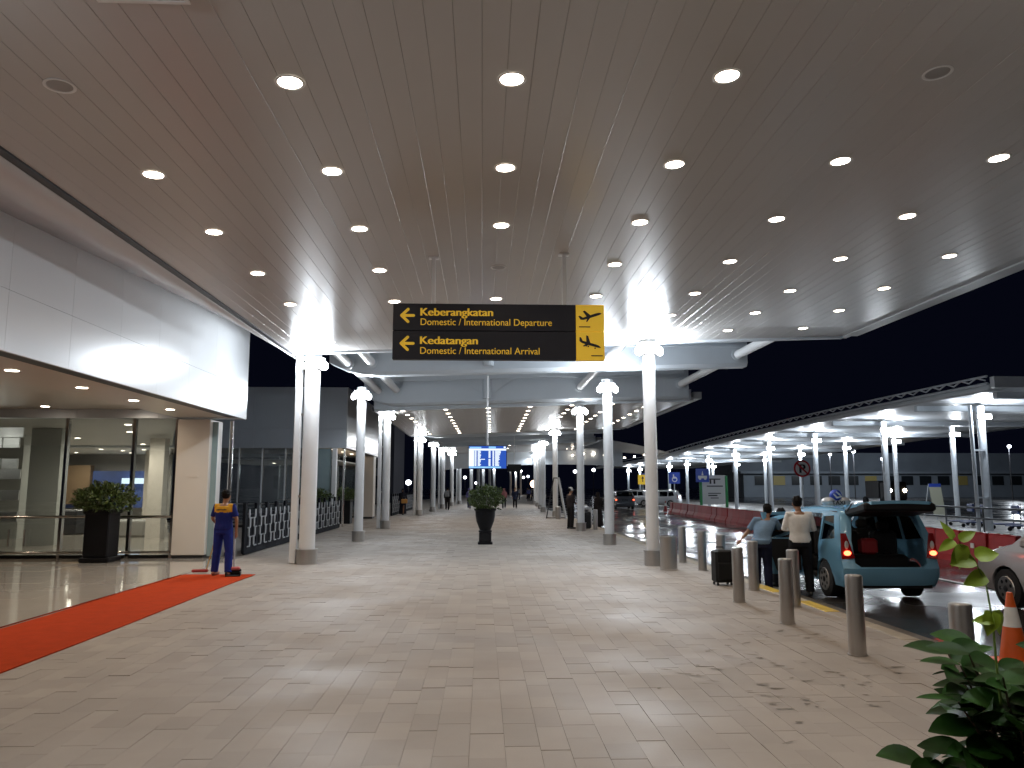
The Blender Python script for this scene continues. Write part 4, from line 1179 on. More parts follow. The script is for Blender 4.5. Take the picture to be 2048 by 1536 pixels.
FW = [(1.94, .94), (2.90, .96), (2.62, 1.28), (2.40, 1.385), (1.94, 1.405)]
RD = [(1.03, .62), (1.18, .30), (1.90, .28), (1.90, 1.42), (1.03, 1.42)]
def paint(name, col, rough=.28, metal=.35):
    return mat(name, col, rough, metal=metal, coat=.8, var=.03, vscale=2)
def car(label, paintm, loc, rz, door_open=False, gate_open=False, tails=True, heads=False, roofsign=False, cat='car', nm='parked_car', detail=True, group=None):
    t = thing(nm, label, cat, loc, rz, group)
    for s in (-1, 1):
        holes = [QW, FW] + ([RD] if (door_open and s < 0) else [RW])
        mb = MB(); panel(mb, [side_outline()] + holes, lambda a, b: (s * hw(b), a, b), .03, (-s, 0, 0), res=(None, .07))
        mb.build('body_side', paintm, t, True)
        gl = [QW, FW] + ([] if (door_open and s < 0) else [RW])
        for w in gl:
            mb = MB(); panel(mb, [w], lambda a, b: (s * (hw(b) - .016), a, b), .004, (-s, 0, 0), res=(None, .12)); mb.build('side_window', M_CGLASS, t)
        if detail:
            for yy in ((1.0, 1.03), (1.905, 1.93)):
                if door_open and s < 0 and yy[0] < 1.02: continue
                mb = MB(); panel(mb, [[(yy[0], .32), (yy[1] - .018, .32), (yy[1] - .018, .92), (yy[0], .92)]], lambda a, b: (s * (hw(b) + .0015), a, b), .001, (-s, 0, 0), res=(None, .15)); mb.build('door_seam', M_BLACK, t)
            for yh in (1.12, 2.02):
                if door_open and s < 0 and yh < 1.5: continue
                MB().bev((s * .80 - .025, yh, .80), (s * .80 + .025, yh + .16, .835), .008).build('door_handle', paintm, t)
            MB().bev((s * .88 - .11, 2.70, .98), (s * .88 + .11, 2.80, 1.12), .03).build('mirror', paintm, t)
    mb = MB(); ribbon_part(mb, 0, 2 if gate_open else 3); mb.build('rear_bumper', paintm, t, True)
    mb = MB(); ribbon_part(mb, 7, 11); mb.build('roof', paintm, t, True)
    mb = MB(); ribbon_part(mb, 11, 13, -.004); mb.build('windscreen', M_CGLASS, t, True)
    mb = MB(); ribbon_part(mb, 13, 16); mb.build('bonnet', paintm, t, True)
    mb = MB(); ribbon_part(mb, 16, 19); mb.build('front_bumper', paintm, t, True)
    MB().bev((-.42, 4.085, .40), (.42, 4.16, .56), .02).build('grille', M_BLACK, t)
    if gate_open:
        # rear frame with open load bay
        def ry(z):
            for (y0, z0), (y1, z1) in zip(PROF[2:8], PROF[3:9]):
                if z0 <= z <= z1: return y0 + (y1 - y0) * (z - z0) / (z1 - z0)
            return PROF[2][0] if z < .6 else .42
        zs = [.55, .66, .8, 1.0, 1.2, 1.4, 1.49]
        outer = [(-hw(z), z) for z in zs[::-1]] + [(hw(z), z) for z in zs]
        inner = [(-.60, .64), (-.52, .575), (.52, .575), (.60, .64), (.61, 1.0), (.52, 1.36), (.44, 1.42), (-.44, 1.42), (-.52, 1.36), (-.61, 1.0)]
        mb = MB(); panel(mb, [outer, inner], lambda a, b: (a, ry(b) + .05 * (abs(a) / hw(b)) ** 10, b), .05, (0, 1, 0), res=(.11, .09)); mb.build('tailgate_frame', paintm, t, True)
        hg = thing('tailgate', None, None); hg.parent = t; hg.location = (0, .40, 1.53); hg.rotation_euler = (R(-9), 0, 0); hg.scale = (.94, .80, 1)
        def gx(v): return .62 - .06 * (v / .95)
        mb = MB(); panel(mb, [[(-.60, 0), (.60, 0), (.64, -.5), (.60, -.92), (.50, -1.0), (-.50, -1.0), (-.60, -.92), (-.64, -.5)]], lambda a, b: (a, b, .03 * (1 - (a / .7) ** 2) - .05 * (b / 1.0) ** 2 * .3), .05, (0, 0, -1), res=(.12, .12)); mb.build('gate_skin', paintm, hg, True)
        mb = MB(); panel(mb, [[(-.52, -.06), (.52, -.06), (.56, -.46), (-.56, -.46)]], lambda a, b: (a, b, .036 * (1 - (a / .7) ** 2) - .05 * (b / 1.0) ** 2 * .3), .004, (0, 0, 1), res=(.12, .12)); mb.build('rear_window', M_BLACK, hg, True)
        MB().bev((-.58, -.02, .02), (.58, .10, .06), .015).build('spoiler', paintm, hg)
        MB().bev((-.625, -.985, -.15), (.625, -.03, -.012), .03).build('inner_trim', M_BLACK, hg)
        for s in (-1, 1): MB().tube([(s * .57, .44, 1.40), (s * .60, .0, 1.62)], .014, 6).build('gas_strut', M_DARKM, t)
    else:
        mb = MB(); ribbon_part(mb, 3, 5); mb.build('tailgate', paintm, t, True)
        mb = MB(); ribbon_part(mb, 5, 6, -.004); mb.build('rear_window', M_CGLASS, t, True)
        mb = MB(); ribbon_part(mb, 6, 7); mb.build('rear_header', paintm, t, True)
        MB().bev((-.25, .028, .70), (.25, .062, .82), .008).build('number_plate', M_BLACK, t)
    for s in (-1, 1):
        def lampf(a, b): return (s * a, .055 + .22 * max(0, a - .70) + .17 * max(0, b - .70) - .035, b)
        mb = MB(); panel(mb, [[(.60, .72), (.80, .70), (.80, .80), (.775, 1.12), (.70, 1.12), (.655, .95)]], lampf, .03, (0, 1, 0), res=(.05, .1)); o = mb.build('tail_light', M_TAIL, t)
        MB().ellip((s * .715, .035, .80), (.062, .014, .042), 12, 6).build('bulb_glow', M_TAILON if tails else M_TAIL, o, True)
        MB().ellip((s * .715, .055, .93), (.035, .014, .07), 10, 6).build('reverse_lens', M_CLEAR, o, True)
        mb = MB(); mb.ellip((s * .62, 3.985, .72), (.17, .115, .085), 14, 8); mb.build('headlight', M_HEADON if heads else M_CLEAR, t, True)
    # wheels
    for wx in (-.70, .70):
        for wy in (.80, 3.40):
            s = 1 if wx > 0 else -1
            w = thing('wheel', None, None); w.parent = t; w.location = (wx, wy, .30)
            MB().tube([(-.10, 0, 0), (-.085, 0, 0), (.085, 0, 0), (.10, 0, 0)], [.262, .30, .30, .262], 28).build('tyre', M_TYRE, w, True)
            MB().tube([(s * .101, 0, 0), (s * .112, 0, 0)], [.195, .185], 24).build('rim', M_STEEL, w)
            mb = MB()
            for k in range(7):
                a = 2 * PI * k / 7; mb.ellip((s * .113, .125 * math.cos(a), .125 * math.sin(a)), (.004, .03, .03), 8, 4)
            mb.build('rim_holes', M_BLACK, w)
            MB().ellip((s * .115, 0, 0), (.014, .05, .05), 12, 6).build('hub_cap', M_DARKM, w, True)
    MB().b2((-.70, .10, .22), (.70, 4.0, .34)).build('floor_pan', M_CABIN, t)
    for y in (.95, 1.75, 2.55) if detail else (1.75,):
        for s in (-1, 1):
            MB().bev((s * .33 - .25, y, .34), (s * .33 + .25, y + .48, .62), .04).bev((s * .33 - .24, y - .08, .60), (s * .33 + .24, y + .08, 1.12), .05).bev((s * .33 - .11, y - .06, 1.13), (s * .33 + .11, y + .03, 1.28), .03).build('seat', M_CABIN, t)
    MB().bev((-.68, 2.95, .62), (.68, 3.30, .93), .05).build('dashboard', M_CABIN, t)
    MB().bev((-.66, .45, 1.455), (.66, 2.3, 1.475), .005).build('headliner', M_CABIN, t)
    return t
M_TAXI = paint('taxi_blue', (.20, .45, .66), .26, .15)
M_SILV = paint('silver_paint', (.60, .59, .60), .26, .2)
M_WHTC = paint('white_paint', (.62, .63, .65))
M_GREY = paint('grey_paint', (.10, .11, .13))
TX = 6.76; TY = 12.72
taxi = car('light blue taxi van with raised tailgate and open side door', M_TAXI, (TX, TY, -.145), R(-1.5), door_open=True, gate_open=True, nm='taxi', cat='taxi')
# opened rear side door, hinged at its front edge
dr = thing('rear_door', None, None); dr.parent = taxi; dr.location = (-.80, 1.90, 0); dr.rotation_euler = (0, 0, R(-62))
V0 = [(-.86, .62), (-.72, .30), (0, .28), (0, 1.40), (-.10, 1.42), (-.86, 1.42)]
mb = MB(); panel(mb, [V0, [(-.78, .96), (-.06, .94), (-.06, 1.37), (-.78, 1.37)]], lambda a, b: (-(hw(b) - .80) * 1.0 * -1, a, b), .05, (1, 0, 0), res=(None, .1)); mb.build('door_skin', M_TAXI, dr, True)
mb = MB(); panel(mb, [[(-.78, .96), (-.06, .94), (-.06, 1.37), (-.78, 1.37)]], lambda a, b: (hw(b) - .80 + .02, a, b), .005, (1, 0, 0), res=(None, .1)); mb.build('door_glass', M_CGLASS, dr)
mb = MB(); panel(mb, [[(-.80, .66), (-.68, .36), (-.04, .34), (-.04, .92), (-.80, .94)]], lambda a, b: (.052, a, b), .01, (1, 0, 0)); mb.build('door_trim', M_CABIN, dr)
MB().b2((-.05, 1.2, 1.435), (.05, 1.34, 1.452)).build('cabin_lamp', emis('cabin_lamp', (1, .9, .75), 7), taxi)
# roof sign
rs = thing('roof_sign', None, None); rs.parent = taxi; rs.location = (-.12, 1.75, 1.555)
MB().ellip((-.14, 0, .06), (.14, .10, .085), 16, 8).ellip((.14, 0, .06), (.14, .10, .085), 16, 8).bev((-.20, -.09, -.02), (.20, .09, .08), .02).build('lamp_case', M_WHTC, rs, True)
MB().ellip((0, 0, .17), (.115, .09, .115), 18, 10).build('emblem_ball', M_SB, rs, True)
mb = MB(); mb.tube([(-.08, -.095, .20), (-.02, -.104, .13), (.06, -.10, .15), (.02, -.105, .20), (-.03, -.10, .24)], [.012, .022, .024, .018, .012], 8); mb.build('emblem_swirl', M_WHTC, rs, True)
text_mesh('TAXI', .24, .07, 'lettering', M_DARKM, rs, (-.12, -.108, .005), FR, .05)
# luggage in the load bay
t = thing('black_bag', 'black luggage filling the open boot of the blue taxi', 'bag', (TX, TY + .55, .20))
MB().bev((-.52, -.24, 0), (.50, .24, .40), .06).build('body', M_BLACK, t); MB().tube([(.15, 0, .39), (.17, 0, .45), (.27, 0, .45), (.29, 0, .39)], .012, 6).build('handle', M_BLACK, t)
t = thing('red_bag', 'dark red bag on top of the luggage in the taxi boot', 'bag', (TX - .14, TY + .50, .60))
MB().bev((-.14, -.11, 0), (.14, .11, .27), .04).build('body', mat('bag_red', (.30, .015, .02), .6), t)
MB().tube([(-.07, 0, .26), (-.05, 0, .31), (.05, 0, .31), (.07, 0, .26)], .012, 6).build('handle', M_BLACK, t)

car('silver car at the picture edge, only its front quarter showing', M_SILV, (9.12, 8.75, -.145), R(1.0), tails=False)
car('grey car with glowing tail lights far down the road', M_GREY, (11.8, 64, -.15), R(-4), nm='moving_car')
car('white car parked on the island beside the blue signs', M_WHTC, (19.0, 74, -.15), R(62), tails=False, detail=False)
car('second white car half hidden behind the nearest road-side column', M_WHTC, (17.2, 80, -.15), R(70), tails=False, detail=False)
# distant truck with headlights
t = thing('truck', 'dark truck with two round headlights glowing beyond the island', 'truck', (42.5, 78, -.15))
MB().bev((-1.05, 0, .5), (1.05, 1.6, 2.4), .12).build('cab', M_DARKM, t); MB().bev((-1.1, 1.7, .7), (1.1, 4.5, 2.5), .05).build('cargo_box', M_DARKM, t)
MB().b2((-.9, -.01, 1.6), (.9, .02, 2.2)).build('windscreen', M_BLACK, t)
for s in (-1, 1):
    MB().ellip((s * .76, -.02, 1.5), (.2, .08, .2), 12, 8).build('headlight', M_HEADON, t, True)
    for y in (.8, 4.8): MB().tube([(s * .95 - .12, y, .42), (s * .95 + .12, y, .42)], .42, 18).build('wheel', M_TYRE, t)

# ------------------------------------------------------------------ people
DG = bpy.context.evaluated_depsgraph_get
def remeshed(mb, name, m, parent, voxel, smooth=3, tagmats=None):
    me = mb.mesh(name, m); o = bpy.data.objects.new(name, me)
    r = o.modifiers.new('fuse', 'REMESH'); r.mode = 'VOXEL'; r.voxel_size = voxel; r.use_smooth_shade = True
    s = o.modifiers.new('relax', 'SMOOTH'); s.factor = .5; s.iterations = smooth
    me2 = eval_mesh(o)
    bpy.data.objects.remove(o); bpy.data.meshes.remove(me)
    me2.materials.clear(); me2.materials.append(m)
    o2 = link(name, me2, parent)
    return o2
def lerp(a, b, k): return Vector(a).lerp(Vector(b), k)
BASE = dict(pel=(0, 0, .93), che=(0, .0, 1.24), nec=(0, -.005, 1.43), hea=(0, .02, 1.585),
            shL=(-.175, 0, 1.385), elL=(-.235, -.03, 1.11), wrL=(-.235, .03, .865), shR=(.175, 0, 1.385), elR=(.235, -.03, 1.11), wrR=(.235, .03, .865),
            hiL=(-.088, 0, .90), knL=(-.10, .02, .49), anL=(-.105, -.02, .085), hiR=(.088, 0, .90), knR=(.10, .02, .49), anR=(.105, -.02, .085))
def hand(mb, w, el, curl=.5, side=1, s=1.0):
    d = (Vector(w) - Vector(el)).normalized(); w = Vector(w)
    fwd = Vector((0, 1, 0)); lat = d.cross(fwd).normalized(); n = lat.cross(d).normalized()   # n ~ forward
    mb.tube([w - d * .02, w + d * .045, w + d * .085], [.027, .036, .034], 8, True, sx=1.0)
    for k in range(4):
        b = w + d * .085 + n * (.028 - .019 * k); L = (.068, .076, .070, .055)[k]
        inn = -lat * side
        m_ = b + d * L * .55 + inn * L * .15 * curl; e_ = m_ + (d * (1 - curl * .6) + inn * curl).normalized() * L * .5
        mb.tube([b - d * .02, b, m_, e_], [.0095, .0095, .0088, .0075], 6, True)
    b = w + d * .03 + n * .03
    mb.tube([b, b + (n * .6 + d * .8).normalized() * .035, b + (n * .35 + d).normalized() * .072], [.012, .011, .009], 6, True)
def person(label, loc, rz, pose=None, H=1.70, shirt=(.5, .5, .5), trousers=(.02, .02, .03), sleeve='short', long_top=0.0, hair=True, headgear=None,
           shoes=(.02, .02, .02), voxel=.012, fat=1.0, skirt=False, group=None, hands=True, nm='person'):
    J = {k: Vector(v) for k, v in BASE.items()}
    for k, v in (pose or {}).items(): J[k] = Vector(v)
    sc_ = H / 1.70
    t = thing(nm, label, 'person', loc, rz, group); t.scale = (sc_,) * 3
    def key(c): return '_'.join('%02d' % int(x * 100) for x in c)
    ms = mat('cloth_' + key(shirt), shirt, .85, spec=.2, var=.12, vscale=9, bump=.5, bscale=22); mt = mat('cloth_' + key(trousers), trousers, .85, spec=.2, var=.15, vscale=9, bump=.5, bscale=22)
    # ---- body
    mb = MB()
    p, c, nk, hd = J['pel'], J['che'], J['nec'], J['hea']
    def spine(k):   # 0 pelvis .5 chest 1 neck
        return lerp(p, c, k * 2) if k < .5 else lerp(c, nk, k * 2 - 1)
    T = [(-.08, .135, .10), (0.0, .16, .115), (.22, .138, .10), (.45, .158, .115), (.72, .168, .105), (.88, .12, .085), (1.0, .062, .062)]
    def torso(mb, grow, lo=-1, hi=9):
        R_ = []
        for k, a, b in T:
            if lo <= k <= hi: R_.append((spine(max(k, 0)) + Vector((0, 0, min(0, k) * .9)), a * fat + grow, b * fat + grow))
        mb.rings(R_, 16)
    torso(mb, 0)
    mb.tube([nk - Vector((0, 0, .05)), lerp(nk, hd, .55)], [.058, .052], 10, True)
    hdir = (hd - nk).normalized()
    mb.ellip(hd, (.074, .094, .115), 16, 12); mb.ellip(hd + Vector((0, .035, -.055)), (.055, .06, .062), 12, 8)
    mb.tube([hd + Vector((0, .088, .012)), hd + Vector((0, .108, -.022))], [.010, .015], 6, True)
    for s in (-1, 1): mb.ellip(hd + Vector((s * .076, .0, -.008)), (.012, .022, .032), 8, 6)
    for s, S in ((-1, 'L'), (1, 'R')):
        sh, el, wr = J['sh' + S], J['el' + S], J['wr' + S]
        mb.tube([lerp(spine(.8), sh, .55), sh, lerp(sh, el, .5), el, lerp(el, wr, .35), wr], [.06, .055, .046, .038, .037, .025], 10, True)
        if hands: hand(mb, wr, el, .55, s)
        else: mb.tube([wr, wr + (wr - el).normalized() * .14], [.03, .022], 8, True)
        hi_, kn, an = J['hi' + S], J['kn' + S], J['an' + S]
        mb.tube([hi_ + Vector((0, 0, .03)), lerp(hi_, kn, .3), kn, lerp(kn, an, .3), an], [.088, .082, .054, .056, .036], 12, True)
        mb.tube([an + Vector((0, -.04, -.035)), an + Vector((0, .06, -.045)), an + Vector((0, .16, -.06))], [.036, .036, .026], 8, True)
    remeshed(mb, 'body', M_SKIN, t, voxel)
    # ---- clothes
    mb = MB()
    torso(mb, .020, 0.0 if not long_top else -1, .9)
    if not skirt: mb.rings([(p + Vector((0, 0, -.03)), .175 * fat, .135 * fat), (p + Vector((0, 0, .06)), .172 * fat, .13 * fat)], 16)
    if long_top: mb.rings([(p + Vector((0, 0, -long_top)), .20 + .12 * long_top, .16 + .12 * long_top), (p, .185, .14)], 16)
    for S in ('L', 'R'):
        sh, el, wr = J['sh' + S], J['el' + S], J['wr' + S]
        if sleeve == 'short': mb.tube([lerp(spine(.8), sh, .5), sh, lerp(sh, el, .45), lerp(sh, el, .82)], [.066, .063, .060, .063], 12)
        elif sleeve == 'long': mb.tube([lerp(spine(.8), sh, .5), sh, lerp(sh, el, .5), el, lerp(el, wr, .5), lerp(el, wr, .93)], [.068, .066, .058, .052, .048, .040], 12, False)
    so = remeshed(mb, 'shirt', ms, t, max(voxel, .014), 2)
    mb = MB()
    if not skirt:
        mb.rings([(p + Vector((0, 0, -.10)), .168 * fat, .125 * fat), (p + Vector((0, 0, .05)), .166 * fat, .124 * fat)], 16)
        for S in ('L', 'R'):
            hi_, kn, an = J['hi' + S], J['kn' + S], J['an' + S]
            mb.tube([hi_ + Vector((0, 0, .04)), lerp(hi_, kn, .4), kn, lerp(kn, an, .5), an + Vector((0, 0, -.02))], [.105, .098, .082, .078, .074], 12)
    else:
        mb.rings([(Vector((p.x, p.y, .07)), .26, .23), (p + Vector((0, 0, -.35)), .22, .19), (p + Vector((0, 0, .06)), .17, .13)], 18)
    remeshed(mb, 'trousers' if not skirt else 'skirt', mt, t, max(voxel, .014), 2)
    msho = mat('shoe_' + key(shoes), shoes, .5)
    for S in ('L', 'R'):
        an = J['an' + S]
        mb = MB().tube([an + Vector((0, -.055, -.045)), an + Vector((0, .05, -.045)), an + Vector((0, .175, -.055))], [.042, .047, .036], 10, True)
        mb.build('shoe', msho, t, True)
    if headgear == 'cap':
        mb = MB().lathe([(.092, -.01), (.096, .04), (.08, .10), (.03, .125), (.001, .127)], 18, c=hd + Vector((0, -.005, .02)), cap=False); mb.bev(tuple(hd + Vector((-.06, .07, .015))), tuple(hd + Vector((.06, .17, .028))), .006)
        mb.build('cap', mat('cap_white', (.62, .6, .56), .8), t, True)
    elif headgear == 'scarf':
        mb = MB().ellip(hd + Vector((0, -.014, .01)), (.10, .108, .132), 14, 10); mb.tube([hd + Vector((0, -.02, -.05)), nk + Vector((0, -.02, -.02)), spine(.72)], [.085, .10, .15], 12)
        remeshed(mb, 'headscarf', ms, t, .018, 2)
    if hair and headgear != 'scarf':
        rr = random.Random(len(label)); mb = MB()
        mb.ellip(hd + Vector((0, -.018, .026)), (.083, .096, .108), 16, 10)
        for k in range(26):
            a = rr.uniform(0, 2 * PI); e_ = rr.uniform(.0, 1.2); q = Vector((.08 * math.cos(a) * math.cos(e_), .09 * math.sin(a) * math.cos(e_) - .02, .10 * math.sin(e_) + .03))
            if q.y > .055 and q.z < .06: continue
            mb.ellip(hd + q, (.022, .022, .022), 6, 5)
        remeshed(mb, 'hair', M_HAIR, t, .012, 2)
    for s in (-1, 1): MB().ellip(hd + Vector((s * .03, .087, .006)), (.012, .008, .008), 8, 6).build('eye', M_WHTC, t, True)
    return t, J, so
NAVY = (.012, .022, .16)
# cleaner in blue and yellow uniform
cl, J, so = person('cleaner in navy and yellow uniform standing at the carpet end with a pan', (-5.14, 15.75, .012), R(-6),
                   dict(elR=(.27, -.02, 1.12), wrR=(.255, .03, .86), elL=(-.27, .06, 1.13), wrL=(-.24, .22, 1.0), hiL=(-.09, 0, .9), knL=(-.13, .03, .49), anL=(-.16, .02, .085), anR=(.16, -.06, .085), knR=(.13, .0, .49), hea=(.015, .03, 1.585)),
                   1.66, NAVY, (.014, .03, .22), 'short', shoes=(.30, .12, .08), fat=1.08)
m_y = mat('uniform_yellow', (.62, .32, .012), .8, bump=.4, bscale=22)
me = so.data; me.materials.append(m_y)
for p_ in me.polygons:
    z, x, y = p_.center.z, abs(p_.center.x), p_.center.y
    if z > 1.24 + .02 * (y < 0) and x < .19: p_.material_index = 1
    if x > .19 and 1.135 < z < 1.165: p_.material_index = 1
mb = MB(); rr = random.Random(4)
for k in range(10): mb.b2((-.105 + .021 * k, -.140, 1.30 + rr.uniform(-.004, .004)), (-.105 + .021 * k + .015, -.136, 1.325 + rr.uniform(-.004, .006)))
mb.build('back_print', M_DARKM, cl)
t = thing('dustpan', 'black dustpan with pink grip and long white handle held by the cleaner', 'dustpan', (-4.87, 15.62, .014), R(12))
MB().bev((-.14, -.12, 0), (.14, .12, .02), .006).bev((-.14, .08, .02), (.14, .115, .12), .01).bev((-.14, -.11, .02), (-.118, .08, .085), .006).bev((.118, -.11, .02), (.14, .08, .085), .006).build('pan', M_BLACK, t)
MB().bev((-.07, .05, .10), (.12, .12, .17), .02).build('pan_cover', mat('pink_plastic', (.62, .16, .16), .5), t)
MB().tube([(0, .10, .12), (-.02, .16, .84)], .014, 8).build('handle', M_WHTC, t, True)
t = thing('floor_brush', 'red floor brush with wooden handle leaning beside the cleaner', 'brush', (-5.72, 16.2, .024), R(10))
MB().bev((-.16, -.04, .0), (.16, .04, .06), .015).build('head', mat('brush_red', (.33, .02, .02), .5), t)
MB().tube([(.12, 0, .05), (.30, .02, .82)], .013, 8).build('handle', mat('brush_wood', (.42, .28, .10), .6), t, True)
MB().tube([(.255, .015, .62), (.302, .02, .83)], .017, 8).build('grip', M_RED, t, True)

person('man in white shirt and black trousers standing at the open taxi door', (5.62, 13.65, -.143), R(-12),
       dict(elL=(-.25, .05, 1.13), wrL=(-.11, .27, 1.12), elR=(.25, .05, 1.13), wrR=(.11, .28, 1.10), hea=(-.01, .06, 1.575), nec=(0, .0, 1.43), anL=(-.13, -.02, .085), anR=(.13, .0, .085), knL=(-.12, .02, .49), knR=(.12, .03, .49)),
       1.72, (.80, .79, .77), (.008, .008, .011), 'long', fat=1.06)
person('man in light blue shirt leaning with one hand on a bollard', (5.14, 14.25, -.143), R(-22),
       dict(pel=(0, -.10, .90), che=(.06, .06, 1.18), nec=(.10, .18, 1.34), hea=(.13, .25, 1.48), shL=(-.09, .12, 1.31), elL=(-.24, .08, 1.08), wrL=(-.37, -.04, .93), shR=(.26, .15, 1.30), elR=(.34, .32, 1.12), wrR=(.30, .52, 1.10),
            hiL=(-.09, -.10, .88), hiR=(.09, -.10, .88)), 1.66, (.16, .25, .36), (.016, .02, .05), 'short', fat=1.06)
person('man in dark clothes bending beside the open taxi door', (5.62, 15.0, -.143), R(-75),
       dict(pel=(0, -.12, .90), che=(0, .05, 1.16), nec=(0, .18, 1.31), hea=(0, .27, 1.42), shL=(-.17, .13, 1.28), shR=(.17, .13, 1.28), elL=(-.2, .25, 1.05), elR=(.2, .25, 1.05), wrL=(-.15, .42, .95), wrR=(.15, .42, .95), hiL=(-.09, -.12, .88), hiR=(.09, -.12, .88)),
       1.62, (.03, .035, .05), (.015, .015, .02), 'short', voxel=.018, hands=True)
person('man in dark uniform and white cap by the third road-side column', (3.70, 32.6, 0), R(-60), dict(elR=(.22, .06, 1.12), wrR=(.1, .2, 1.05)), 1.70, (.03, .022, .022), (.018, .014, .014), 'long', headgear='cap', voxel=.018)
W1 = dict(knL=(-.10, .14, .51), anL=(-.10, .20, .10), knR=(.10, -.02, .49), anR=(.10, -.24, .14), elL=(-.23, -.10, 1.12), wrL=(-.22, -.08, .87), wrR=(.22, .16, .90))
W2_ = dict(knR=(.10, .14, .51), anR=(.10, .20, .10), knL=(-.10, -.02, .49), anL=(-.10, -.24, .14), elR=(.23, -.10, 1.12), wrR=(.22, -.08, .87), wrL=(-.22, .16, .90))
V2 = .028
person('woman in dark dress carrying an orange bag near the far fence', (-4.95, 48.6, 0), R(170), W1, 1.62, (.02, .02, .03), (.02, .02, .03), 'long', long_top=.3, headgear='scarf', skirt=True, voxel=V2, hands=False)
t = thing('handbag', 'orange handbag carried by the woman near the far fence', 'bag', (-4.82, 48.25, .72))
MB().bev((-.20, -.08, 0), (.20, .08, .26), .04).build('body', mat('bag_orange', (.55, .26, .06), .6), t); MB().tube([(-.12, 0, .25), (-.08, 0, .42), (.08, 0, .42), (.12, 0, .25)], .012, 6).build('strap', M_DARKM, t)
person('person in black with a grey backpack walking past the fifth column', (-2.6, 58.0, 0), R(5), W2_, 1.68, (.018, .018, .02), (.012, .012, .014), 'long', voxel=V2, hands=False)
t = thing('backpack', 'grey backpack on the person in black by the fifth column', 'backpack', (-2.62, 57.76, .98)); MB().bev((-.17, -.10, 0), (.17, .08, .46), .05).build('body', mat('bag_grey', (.22, .22, .22), .7), t)
MB().bev((-.12, -.14, .05), (.12, -.09, .25), .02).build('pocket', mat('bag_grey', (.22, .22, .22), .7), t)
person('person in lilac tunic walking left of the urn planter', (-1.05, 62, 0), R(175), W1, 1.60, (.16, .14, .30), (.10, .10, .18), 'long', long_top=.2, headgear='scarf', voxel=V2, hands=False)
person('woman in pink top walking right of the urn planter', (1.72, 62, 0), R(180), W2_, 1.60, (.30, .12, .12), (.02, .02, .025), 'long', headgear='scarf', voxel=V2, hands=False)
person('person in dark blue coat walking in the middle distance', (2.62, 62.5, 0), R(178), W1, 1.66, (.02, .025, .05), (.012, .012, .015), 'long', long_top=.2, voxel=V2, hands=False)
person('person in black dress standing by the far bollards', (5.45, 36.5, -.145), R(30), None, 1.62, (.012, .012, .014), (.012, .012, .014), 'long', long_top=.3, headgear='scarf', skirt=True, voxel=V2, hands=False)
person('second person in black beside the far bollards', (6.1, 37.3, -.145), R(-30), None, 1.66, (.02, .018, .02), (.012, .012, .014), 'long', voxel=V2, hands=False)
person('person in red by the fifth building-side column', (-3.75, 57.5, 0), R(90), None, 1.64, (.22, .02, .02), (.03, .02, .02), 'long', voxel=V2, hands=False)
cr = [(5.5, 92, (.08, .09, .22)), (6.1, 94, (.03, .03, .04)), (5.0, 105, (.35, .35, .38)), (6.4, 110, (.05, .05, .06)), (7.3, 113, (.30, .28, .26)), (8.3, 118, (.04, .04, .05)), (9.2, 122, (.2, .2, .24))]
cn = ['person in blue at the far end of the walkway', 'person in black next to the one in blue far away', 'first of the tiny people at the walkway end', 'second of the tiny people at the walkway end', 'third of the tiny people at the walkway end', 'fourth of the tiny people at the walkway end', 'fifth of the tiny people at the walkway end']
for k, ((x, y, c_), nm_) in enumerate(zip(cr, cn)):
    person(nm_, (x, y, 0 if x < 7 else -.0), R(40 * k), W1 if k % 2 else None, 1.62, c_, (.02, .02, .03), 'long', long_top=.2 * (k % 2), voxel=.035, hands=False, group='people at the far end of the walkway')

# luggage beside the far bollards
t = thing('suitcase', 'black suitcase between the far bollards', 'suitcase', (4.25, 31.9, 0)); MB().bev((-.2, -.14, .04), (.2, .14, .72), .04).build('shell', M_BLACK, t)
MB().tube([(-.08, .1, .70), (-.08, .1, .8), (.08, .1, .8), (.08, .1, .70)], .012, 6).build('handle', M_DARKM, t)
t = thing('bundle', 'white bundle on top of the far black suitcase', 'bag', (4.25, 31.9, .80)); MB().ellip((0, 0, .08), (.15, .12, .1), 12, 8).tube([(0, 0, .16), (.02, 0, .22)], [.03, .05], 8).build('body', M_WHTC, t, True)
# easel-like A-frame stand at the fourth road-side column
t = thing('easel_stand', 'tall folding A-frame stand around the fourth road-side column', 'stand', (4.07, 42.9, 0))
MB().tube([(-.54, 0, 0), (-.10, .1, 2.25)], .03, 8).build('leg', M_DARKM, t); MB().tube([(.54, 0, 0), (.14, .1, 2.25)], .065, 8).build('leg', M_BEAM, t)
MB().tube([(-.54, 0, .04), (.54, 0, .04)], .03, 6).build('cross_bar', M_DARKM, t); MB().tube([(-.10, .1, 2.22), (.14, .1, 2.22)], .03, 6).build('top_bar', M_DARKM, t)
t = thing('ash_bin', 'slim steel ash bin in front of the fourth road-side column', 'bin', (4.12, 42.3, 0)); MB().lathe([(.15, 0), (.15, .62), (.16, .63), (.12, .66)], 20).build('drum', M_STEEL, t, True); MB().lathe([(.11, .661), (.11, .68)], 16).build('tray', M_SW, t)

